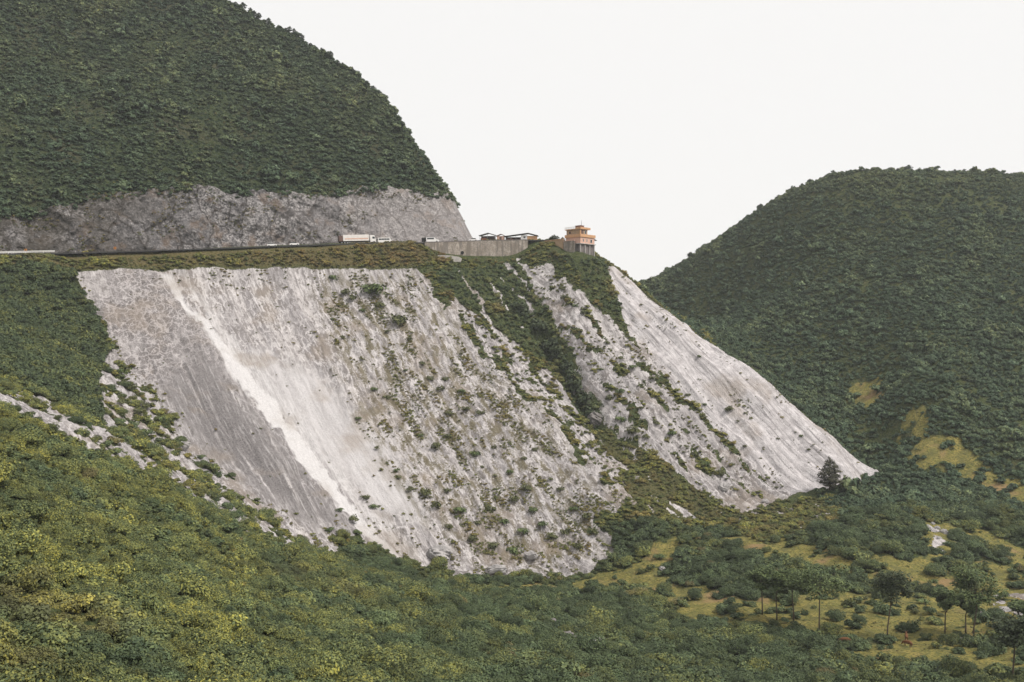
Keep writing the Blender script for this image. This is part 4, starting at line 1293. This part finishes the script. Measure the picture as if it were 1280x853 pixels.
# ---------------------------------------------------------------- roadside furniture
def rail():
    i0 = int(np.argmin(np.abs(_ru + 8))); i1 = int(np.argmin(np.abs(_ru - 69)))
    pts = ROADC[i0:i1 + 1]
    g = empty('guard_rail', tuple(pts[0]))
    for dz in (.62, 1.02):
        me = strip_mesh('rail', pts, .35, .47, dz + .15, .24); world_part(me, 'rail', M['white_paint'], g)
    for k in range(0, len(pts), 3):
        q = pts[k] + np.r_[_nr[i0 + k] * .58, 0]
        o = MB().b2(-.08, .08, -.08, .08, -.4, 1.15).build('post', M['white_paint'], g)
        o.location = Vector(q) - Vector(pts[0])
    tag(g, 'white double guard rail on the outer edge of the road at the far left', 'guard rail')
rail()
def sign(label, u, arrow):
    p, rz, _ = road_at(u, .9)
    s = empty('warning_sign', tuple(p), math.atan2(-p.x, p.y) * 0)
    MB().tube([(0, 0, -.2), (0, 0, 1.6)], .05, 8).build('post', M['steel'], s)
    b = MB().b2(-.5, .5, -.08, -.04, .85, 1.85, .02).build('board', M['orange_sign'], s)
    m = MB(); m.prism([(-.26, 1.05), (.0, 1.05), (.26, 1.35), (.0, 1.65), (-.26, 1.65), (.0, 1.35)], -.1, -.082); m.build('chevron', M['rubber'], b)
    tag(s, label, 'road sign')
sign('small orange roadside sign at the end of the white guard rail', 36, 1)
sign('small orange roadside sign standing alone under the left part of the cliff', 145, 1)
p, rz, _ = road_at(231, 6.0)
s = empty('roadside_cabinet', tuple(p), rz)
MB().b2(-.55, .55, -.4, .4, 0, 2.0, .04).build('body', M['rubber'], s); MB().b2(-.65, .65, -.5, .5, 2.0, 2.12).build('lid', M['dark_tin'], s)
MB().b2(-.4, .4, -.425, -.402, .2, 1.8).build('door', M['dark_wall'], s)
tag(s, 'upright dark cabinet at the foot of the cliff by the road', 'cabinet')

# ---------------------------------------------------------------- trees
def crown_mesh(name, blobs, n, size, mat, seed):
    """blobs: (x, y, z, rx, rz) clumps of leaves."""
    rg = np.random.default_rng(seed)
    vol = np.array([b[3] ** 2 * b[4] for b in blobs]) ** .75; vol = vol / vol.sum()
    C, N, Lf = [], [], []
    for b, w in zip(blobs, vol):
        k = max(12, int(n * w))
        d = rg.normal(0, 1, (k, 3)); d /= np.linalg.norm(d, axis=1)[:, None]
        r = rg.uniform(.25, 1.12, k) ** .6
        C.append(d * r[:, None] * np.array([b[3], b[3], b[4]]) + np.array(b[:3]))
        N.append(d * .5 + np.array([0, 0, .9]))
        Lf.append(np.clip(.2 * rg.uniform() + .7 * rg.uniform(0, 1, k) + .12 * d[:, 2] * 0, 0, 1))
    return leaf_cloud(name, np.vstack(C), np.vstack(N), size, np.concatenate(Lf), mat, rg=rg)

def tree(name, label, cat, p, h, lean, spread, tiers, leafn, size, seed, mat, group=None, trunk_h=.46, r0=.17):
    """Slim trunk, limbs rising to flat tiers of leaves."""
    rg = random.Random(seed)
    t = empty(name, tuple(p))
    lx, ly = lean
    top = Vector((lx, ly, h * .9))
    pts = [Vector((0, 0, -.6)), Vector((lx * .05, ly * .05, h * .15)), Vector((lx * .45 + rg.uniform(-.5, .5), ly * .4, h * .45)), Vector((lx * .75, ly * .75, h * .68)), top]
    mb = MB(); mb.tube(pts, [r0 * 1.35, r0, r0 * .8, r0 * .55, r0 * .18], 8)
    blobs = []
    for k in range(tiers):
        a = rg.uniform(0, 6.283) + k * 2.4
        s = Vector((lx * .6, ly * .6, h * (trunk_h + .02 + .2 * rg.random())))
        e = Vector((lx + math.cos(a) * spread * rg.uniform(.35, .85), ly + math.sin(a) * spread * rg.uniform(.35, .85), h * rg.uniform(trunk_h + .16, .97)))
        m_ = s.lerp(e, .5) + Vector((0, 0, h * .03))
        mb.tube([s, m_, e], [r0 * .4, r0 * .25, r0 * .1], 6)
        blobs.append((e.x, e.y, e.z, spread * rg.uniform(.32, .5), h * rg.uniform(.06, .11)))
    blobs.append((top.x, top.y, top.z + h * .03, spread * .42, h * .075))
    mb.build('trunk', M['bark'], t)
    link('crown', crown_mesh('crown', blobs, leafn, size, mat, seed), t)
    tag(t, label, cat, group)
    return t

def tree_px(u, vbase, vtop, width, **kw):
    p = on(u, vbase)
    s = p.y / FPX
    return p, (vbase - vtop) * s, width * s * .5
specs = [
    ('slim tree with a wide flat crown left of the cattle, tallest of its row', 1024, 789, 706, 74, (.3, .2), 13, 11),
    ('leaning tree with a dark rounded crown standing between the cattle', 1109, 796, 712, 54, (1.7, .4), 13, 12),
    ('small forked tree with a low sparse crown beside the pale boulders', 1181, 791, 737, 44, (.9, .2), 8, 13),
    ('thin young tree between two bigger trees by the pale boulders', 1207, 793, 742, 34, (.9, .1), 7, 14),
    ('largest tree by the pale boulders, with a broad pale topped crown', 1217, 799, 713, 62, (.5, -.2), 14, 15),
    ('thin trunked tree with a pale flat crown next to the wide crowned one', 992, 779, 714, 46, (-.4, .2), 9, 16),
    ('slender pale tree in front of the round thicket, leftmost of the row', 953, 772, 712, 40, (-.3, .1), 8, 17),
    ('thin tree with a feathery crown between the leftmost tree and its neighbour', 971, 776, 716, 32, (.2, .1), 7, 18),
    ('dark dense tree at the edge of the picture below the pale boulders', 1266, 852, 768, 66, (.3, .1), 14, 19),
    ('small yellowish tree above the pale boulder at the right edge', 1272, 790, 752, 40, (.2, .1), 8, 20),
]
for lab, u, vb, vt, wd, lean, tiers, seed in specs:
    p, h, sp = tree_px(u, vb, vt, wd)
    tree('slender_tree', lab, 'tree', p, h, lean, sp, tiers, 3000, .3, seed, M['dark_leaf'] if 'dark' in lab else M['tree_leaf'], 'slender trees on the valley meadow')

def dense_tree(name, label, p, h, w, seed, mat, n=2600, size=.36, group=None, conical=True):
    rg = random.Random(seed)
    t = empty(name, tuple(p))
    mb = MB(); mb.tube([(0, 0, -.5), (.1, 0, h * .35), (-.05, .1, h * .7), (0, 0, h * .95)], [h * .025, h * .02, h * .012, h * .004], 8)
    blobs = []
    for k in range(26):
        f = (k + .5) / 26
        z = h * (.16 + .78 * f)
        rr = w * .5 * ((1.0 - f) ** .62 * min(1, .45 + f * 2.6) if conical else math.sin(math.pi * min(.98, .12 + f * .85)) )
        a = k * 2.4 + rg.uniform(-.4, .4); q = rr * rg.uniform(.35, .8)
        e = (math.cos(a) * q, math.sin(a) * q, z)
        if k % 2 == 0: mb.tube([(0, 0, z - h * .06), (e[0] * .6, e[1] * .6, z - h * .01), e], [h * .008, h * .005, h * .002], 5)
        blobs.append((*e, max(.4, rr * rg.uniform(.35, .6)), h * rg.uniform(.04, .075)))
    mb.build('trunk', M['bark'], t)
    link('crown', crown_mesh('crown', blobs, n, size, mat, seed), t)
    tag(t, label, 'tree', group)
    return t
M['lone_leaf'] = tree_leaf_material('lone_tree_leaves', (.032, .034, .022), (.085, .08, .045))
p = on(1037, 616); s = p.y / FPX
dense_tree('lone_tree', 'lone dark conical tree at the foot of the bare white slope', p, 47 * s, 41 * s, 31, M['lone_leaf'], 3200, .34)
q = P(693, 302, 484); q[2] = gz(q[0], q[1])
dense_tree('round_tree', 'round dark tree behind the terrace wall left of the house', q, 51.2 - q[2] + .6, 5.6, 32, M['dark_leaf'], 900, .3, None, False)
q = P(703, 302, 480); q[2] = gz(q[0], q[1])
dense_tree('round_tree', 'small dark tree touching the left side of the house', q, 50.2 - q[2], 3.4, 33, M['dark_leaf'], 500, .28, None, False)

# ---------------------------------------------------------------- trees standing on the two skylines
def proto_tree(name, seed, h, w, n, conical):
    return dense_tree(name, None, (0, 0, -500), h, w, seed, M['far_leaf'], n, .4, None, conical)
M['far_leaf'] = tree_leaf_material('skyline_tree_leaves', (.026, .038, .026), (.075, .095, .055))
protos = [proto_tree('skyline_tree', 41 + k, 3.6 + k * .35, 4.0 + .5 * (k % 2), 260, False) for k in range(4)]
def skyline(u, fn, d0, d1):
    d = np.arange(d0, d1, 1.0)
    x = (u - UC) / FPX * d
    z = fn(x, d)
    k = int(np.argmax(z / d))
    return Vector((x[k], d[k], z[k]))
first = {k: True for k in range(4)}
def put(p, s, k, label, group):
    o = protos[k] if first[k] else copy_tree(protos[k])
    first[k] = False
    o.location = p - Vector((0, 0, .4)); o.rotation_euler = (0, 0, rng.uniform(0, 6.28)); o.scale = (s, s, s * rng.uniform(.85, 1.25))
    tag(o, label, 'tree', group)
bpy.context.view_layer.update()
for k in range(34):
    u = 292 + 254 * (k + rng.uniform(.1, .9)) / 34
    p = skyline(u, lambda x, y: mountain(x, y)[0], 440, 720)
    put(p, rng.uniform(.35, .95), k % 4, 'small bushy tree standing out against the sky on the edge of the steep mountain', 'trees on the skyline of the mountain')
for k in range(46):
    u = 815 + 462 * (k + rng.uniform(.05, .95)) / 46
    p = skyline(u, lambda x, y: H0(x, y), 480, 700)
    put(p, rng.uniform(.4, .85) * (1.5 if k % 9 == 4 else 1), k % 4, 'small bushy tree standing out against the sky on top of the far wooded hill', 'trees on the skyline of the far hill')

# ---------------------------------------------------------------- shrubs one can tell apart on the pale slope
def shrub_mesh(seed, n, r, h, mat):
    return bush_mesh('shrub', n, r, h, 8, .2, mat, seed)
SHM = [shrub_mesh(500 + k, 230, 1.3, 1.5, M['face_leaf'] if k % 3 else M['tree_leaf']) for k in range(6)]
def shrub(u, v, wpx, label, group, k, tall=1.0):
    p = on(u, v)
    s = wpx * p.y / FPX / 2.5
    o = link('slope_shrub', SHM[k % 6], None, (p.x, p.y, p.z - .25 * s))
    o.rotation_euler = (0, 0, (k * 1.7) % 6.28); o.scale = (s, s, s * tall)
    tag(o, label, 'shrub', group)
L1 = 'round green shrub rooted in the pale slope below the road'
G1 = 'shrubs rooted in the pale slope'
shrub(468, 372, 34, 'largest dark green bush high on the pale slope below the road', G1, 0, 1.1)
shrub(500, 404, 30, 'second large green bush high on the pale slope, just below the largest', G1, 2, 1.0)
rest = [(430, 366, 20), (440, 378, 16), (418, 352, 14), (482, 418, 12), (510, 425, 15), (455, 388, 14), (462, 360, 18), (476, 380, 20), (494, 396, 18), (516, 440, 12), (528, 455, 14), (505, 462, 12), (535, 478, 15), (548, 490, 14), (470, 490, 18), (484, 498, 14),
        (560, 478, 14), (575, 492, 16), (585, 512, 18), (600, 520, 16), (528, 545, 16), (545, 560, 18), (560, 548, 14), (596, 570, 16), (606, 585, 12), (470, 560, 10), (448, 520, 12), (500, 600, 14), (512, 616, 16), (496, 588, 12), (530, 625, 22), (545, 634, 18),
        (470, 632, 20), (455, 620, 16), (560, 620, 16), (578, 640, 22), (595, 652, 18), (615, 640, 18), (630, 655, 20), (645, 628, 18), (660, 612, 16), (676, 655, 22), (690, 672, 24), (705, 668, 20), (668, 640, 16), (690, 600, 14), (704, 612, 18), (718, 640, 18), (735, 652, 22),
        (745, 668, 20), (640, 690, 22), (610, 680, 24), (590, 676, 20), (655, 668, 18), (565, 664, 18), (440, 655, 22), (425, 640, 16), (720, 690, 16), (430, 420, 10), (415, 400, 10), (560, 520, 12), (620, 560, 12), (640, 590, 12), (655, 575, 12), (670, 560, 12)]
for k, (u, v, w_) in enumerate(rest):
    shrub(u + rng.uniform(-3, 3), v + rng.uniform(-3, 3), w_ * rng.uniform(.6, .95), L1, G1, k + 1, rng.uniform(.75, 1.15))
left = [(150, 470, 20), (165, 490, 18), (185, 512, 22), (200, 528, 18), (172, 520, 20), (158, 545, 18), (182, 545, 22), (208, 548, 14), (150, 505, 18), (250, 570, 14), (264, 573, 10), (340, 640, 12), (412, 662, 14)]
for k, (u, v, w_) in enumerate(left):
    shrub(u, v, w_, 'low green shrub along the left edge of the pale slope by the hollow', 'shrubs along the left edge of the pale slope', k, rng.uniform(.7, 1.0))
spur = [(742, 515, 22), (750, 528, 18), (722, 470, 22), (714, 455, 20), (730, 490, 24), (760, 505, 20), (775, 530, 18), (790, 545, 22), (805, 552, 16), (772, 492, 14), (800, 515, 12), (822, 530, 14), (838, 545, 16), (860, 560, 14), (870, 575, 16), (885, 585, 18), (842, 512, 10), (860, 492, 10), (880, 505, 12), (908, 515, 14), (925, 528, 10),
        (715, 385, 14), (726, 396, 12), (705, 372, 14), (742, 412, 12), (760, 432, 14), (775, 450, 14), (790, 462, 14), (815, 480, 12), (828, 492, 14), (848, 505, 12), (700, 360, 12), (735, 440, 10), (752, 462, 12), (900, 600, 18), (915, 588, 14), (872, 450, 8), (930, 560, 8), (975, 545, 8), (1000, 548, 8), (1008, 560, 8)]
for k, (u, v, w_) in enumerate(spur):
    shrub(u + rng.uniform(-3, 3), v + rng.uniform(-3, 3), w_ * rng.uniform(.65, 1.0), 'small green shrub on the streaked rock between the gully and the bare white slope', 'shrubs on the streaked second spur', k, rng.uniform(.7, 1.1))
crev = [(708, 452, 22), (716, 464, 26), (724, 478, 28), (731, 492, 26), (739, 506, 26), (700, 438, 26), (688, 424, 28), (672, 408, 30), (655, 395, 26)]  # bushes added with dark leaves so the gully's crease reads darker
CRM = [shrub_mesh(520 + k, 320, 1.3, 1.7, M['dark_leaf']) for k in range(3)]
for k, (u, v, w_) in enumerate(crev):
    p = on(u, v); s = w_ * p.y / FPX / 2.5
    o = link('gully_shrub', CRM[k % 3], None, (p.x, p.y, p.z - .3 * s)); o.scale = (s, s, s * 1.2); o.rotation_euler = (0, 0, k * 2.1)
    tag(o, 'dark green bush crowding the shadowed crease of the gully between the two slopes', 'shrub', 'dark bushes in the crease of the gully')
mead = [(825, 700, 18), (742, 700, 12), (1012, 748, 12), (1036, 767, 9), (1081, 751, 9), (1143, 768, 15), (1154, 757, 20), (1176, 771, 11), (902, 764, 18), (1166, 729, 14), (1192, 704, 10), (1138, 546, 11), (1179, 579, 13), (1246, 601, 9), (1190, 561, 7)]
for k, (u, v, w_) in enumerate(mead):
    shrub(u, v, w_, 'single low shrub growing in the open yellow meadow', 'shrubs in the open meadows', k, rng.uniform(.7, 1.0))

# ---------------------------------------------------------------- boulders
def boulder(u, v, w, hgt, label, seed, group=None, mat='boulder'):
    p = on(u, v)
    s = w * p.y / FPX / 2
    bm = bmesh.new(); bmesh.ops.create_icosphere(bm, subdivisions=5, radius=1.0)
    rg = np.random.default_rng(seed); ph = rg.uniform(-50, 50, 3)
    for vtx in bm.verts:
        c = vtx.co
        k = 1 + .28 * float(pn(c.x * 1.3 + ph[0], c.y * 1.3 + c.z * 1.1 + ph[1], seed)) + .2 * float(pn(c.x * 2.9 + ph[1], c.z * 2.9 + c.y * 2 + ph[2], seed + 3)) - .13 * abs(float(pn(c.x * 6.5 + c.z * 3 + ph[2], c.y * 6.5 - c.z * 5 + ph[0], seed + 7)))
        vtx.co = Vector((c.x * k, c.y * k * .8, c.z * k * hgt))
    for n_ in rg.normal(0, 1, (7, 3)):                # a few flat broken sides
        n_ = Vector(n_).normalized()
        for vtx in bm.verts:
            dd = vtx.co.dot(n_) - .72
            if dd > 0: vtx.co -= n_ * dd * .9
    me = bpy.data.meshes.new('boulder'); bm.to_mesh(me); bm.free()
    me.materials.append(M[mat])
    o = link('boulder', me, None, (p.x, p.y, p.z + .15 * s)); o.scale = (s, s, s); o.rotation_euler = (0, 0, rg.uniform(0, 6))
    tag(o, label, 'boulder', group)
M['dark_stone'] = plain('dark_stone', (.20, .185, .18), .95, .4, 1.0)
boulder(228, 560, 18, .7, 'grey boulder at the left edge of the pale slope by the hollow', 601)
boulder(516, 742, 14, .7, 'grey boulder alone in the scrub below the foot of the white slide', 602, None, 'dark_stone')
boulder(688, 783, 20, .55, 'dark rock half buried in the scrub, above the two slabs', 603, None, 'dark_stone')
boulder(708, 797, 24, .6, 'dark split rock in the scrub next to a long pale slab', 604, None, 'dark_stone')
boulder(745, 804, 40, .22, 'long pale flat slab lying in the scrub of the valley floor', 605)
boulder(722, 795, 14, .5, 'small pale rock resting between the dark split rock and the long slab', 606)
boulder(575, 820, 10, .7, 'small dark rock in the scrub near the bottom middle', 607, None, 'dark_stone')
boulder(664, 694, 20, .5, 'broad grey rock at the foot of the pale slope, left of the grass path', 608)
boulder(548, 697, 36, .5, 'large pale rock outcrop at the bottom of the white slide', 609)
boulder(622, 713, 30, .38, 'flat pale outcrop at the foot of the pale slope beside the grass', 610)
boulder(1258, 757, 26, .45, 'big pale boulder by the stream bed at the right edge', 611)
boulder(1240, 764, 14, .5, 'small pale boulder just left of the big pale one', 612)
boulder(1226, 770, 10, .6, 'dark stone beside the trunk of the largest meadow tree', 613, None, 'dark_stone')
boulder(1212, 802, 26, .3, 'pale slanting slab in the grass below the meadow trees', 614)
boulder(828, 712, 10, .6, 'pale stone beside the grass path below the gully', 615)
for k, (u, v, w_) in enumerate([(1166, 655, 7), (1172, 661, 9), (1180, 666, 12), (1174, 676, 8), (1178, 690, 8), (1118, 645, 10), (1128, 642, 7), (1184, 698, 6)]):
    boulder(u, v, w_, .6, 'small pale stone strewn along the washed out track up the far meadow', 620 + k, 'stones along the washed out track')
boulder(744, 512, 26, .9, 'dark rock face showing at the lower end of the gully', 640, None, 'dark_stone')
boulder(905, 612, 16, .7, 'pale rock knob at the foot of the streaked second spur', 641)
boulder(957, 628, 10, .6, 'pale rock showing in the scrub below the bare white slope', 642)

# ---------------------------------------------------------------- cattle
def skin_mesh(name, verts, edges, radii, root=0):
    me = bpy.data.meshes.new(name)
    me.from_pydata(verts, edges, [])
    o = bpy.data.objects.new(name, me); col.objects.link(o)
    md = o.modifiers.new('skin', 'SKIN'); md.use_smooth_shade = True
    for i, r in enumerate(radii):
        sv = me.skin_vertices[0].data[i]; sv.radius = (r, r) if not hasattr(r, '__len__') else r; sv.use_root = (i == root)
    sb = o.modifiers.new('sub', 'SUBSURF'); sb.levels = 2; sb.render_levels = 2
    dg = bpy.context.evaluated_depsgraph_get()
    out = bpy.data.meshes.new_from_object(o.evaluated_get(dg))
    bpy.data.objects.remove(o)
    out.name = name
    return out
def cow_mesh(graze):
    V = [(0, 0, 1.02), (.45, 0, 1.0), (.82, 0, 1.08), (-.45, 0, 1.04), (-.8, 0, 1.1)]
    Rr = [(.36, .40), (.35, .40), (.25, .33), (.33, .38), (.22, .30)]
    E = [(0, 1), (1, 2), (0, 3), (3, 4)]
    if graze: hd = [(1.12, 0, .9), (1.35, 0, .5), (1.5, 0, .24)]
    else: hd = [(1.12, 0, 1.32), (1.35, 0, 1.5), (1.68, 0, 1.36)]
    i = len(V); V += hd; Rr += [.16, .15, .085]; E += [(2, i), (i, i + 1), (i + 1, i + 2)]
    for sx, base, kx in ((.72, 2, -.05), (-.72, 4, .12)):
        for y in (-.2, .2):
            i = len(V); V += [(sx, y, .72), (sx + kx, y, .38), (sx - kx * .4, y, .04)]; Rr += [.13, .065, .06]; E += [(base, i), (i, i + 1), (i + 1, i + 2)]
    i = len(V); V += [(-.98, 0, 1.05), (-1.05, 0, .6)]; Rr += [.04, .035]; E += [(4, i), (i, i + 1)]
    return skin_mesh('cow', V, E, Rr)
def cow(u, v, rz, graze, label, s=1.0):
    p = on(u, v)
    me = cow_mesh(graze); me.materials.append(M['cow'])
    o = link('cow', me, None, (p.x, p.y, p.z + .05)); o.rotation_euler = (0, 0, rz); o.scale = (s, s, s)
    hx, hz_ = (1.28, .66) if graze else (1.3, 1.62)
    for y in (-1, 1):
        MB().tube([(hx, y * .1, hz_), (hx - .02, y * .24, hz_ + .1), (hx + .04, y * .26, hz_ + .26)], [.035, .025, .008], 6).build('horn', M['horn'], o)
        MB().tube([(hx - .05, y * .12, hz_ - .06), (hx - .1, y * .3, hz_ - .08)], [.03, .07], 6).build('ear', M['cow'], o)
    tag(o, label, 'cow', 'brown cattle grazing in the valley')
cow(1057, 803, R(158), True, 'brown cow seen from its side, grazing left of the leaning tree', 1.15)
cow(1133, 798, R(70), False, 'brown cow seen from behind, the upper one right of the leaning tree', 1.1)
cow(1135, 807, R(120), True, 'brown cow just below another one, right of the leaning tree', 1.15)
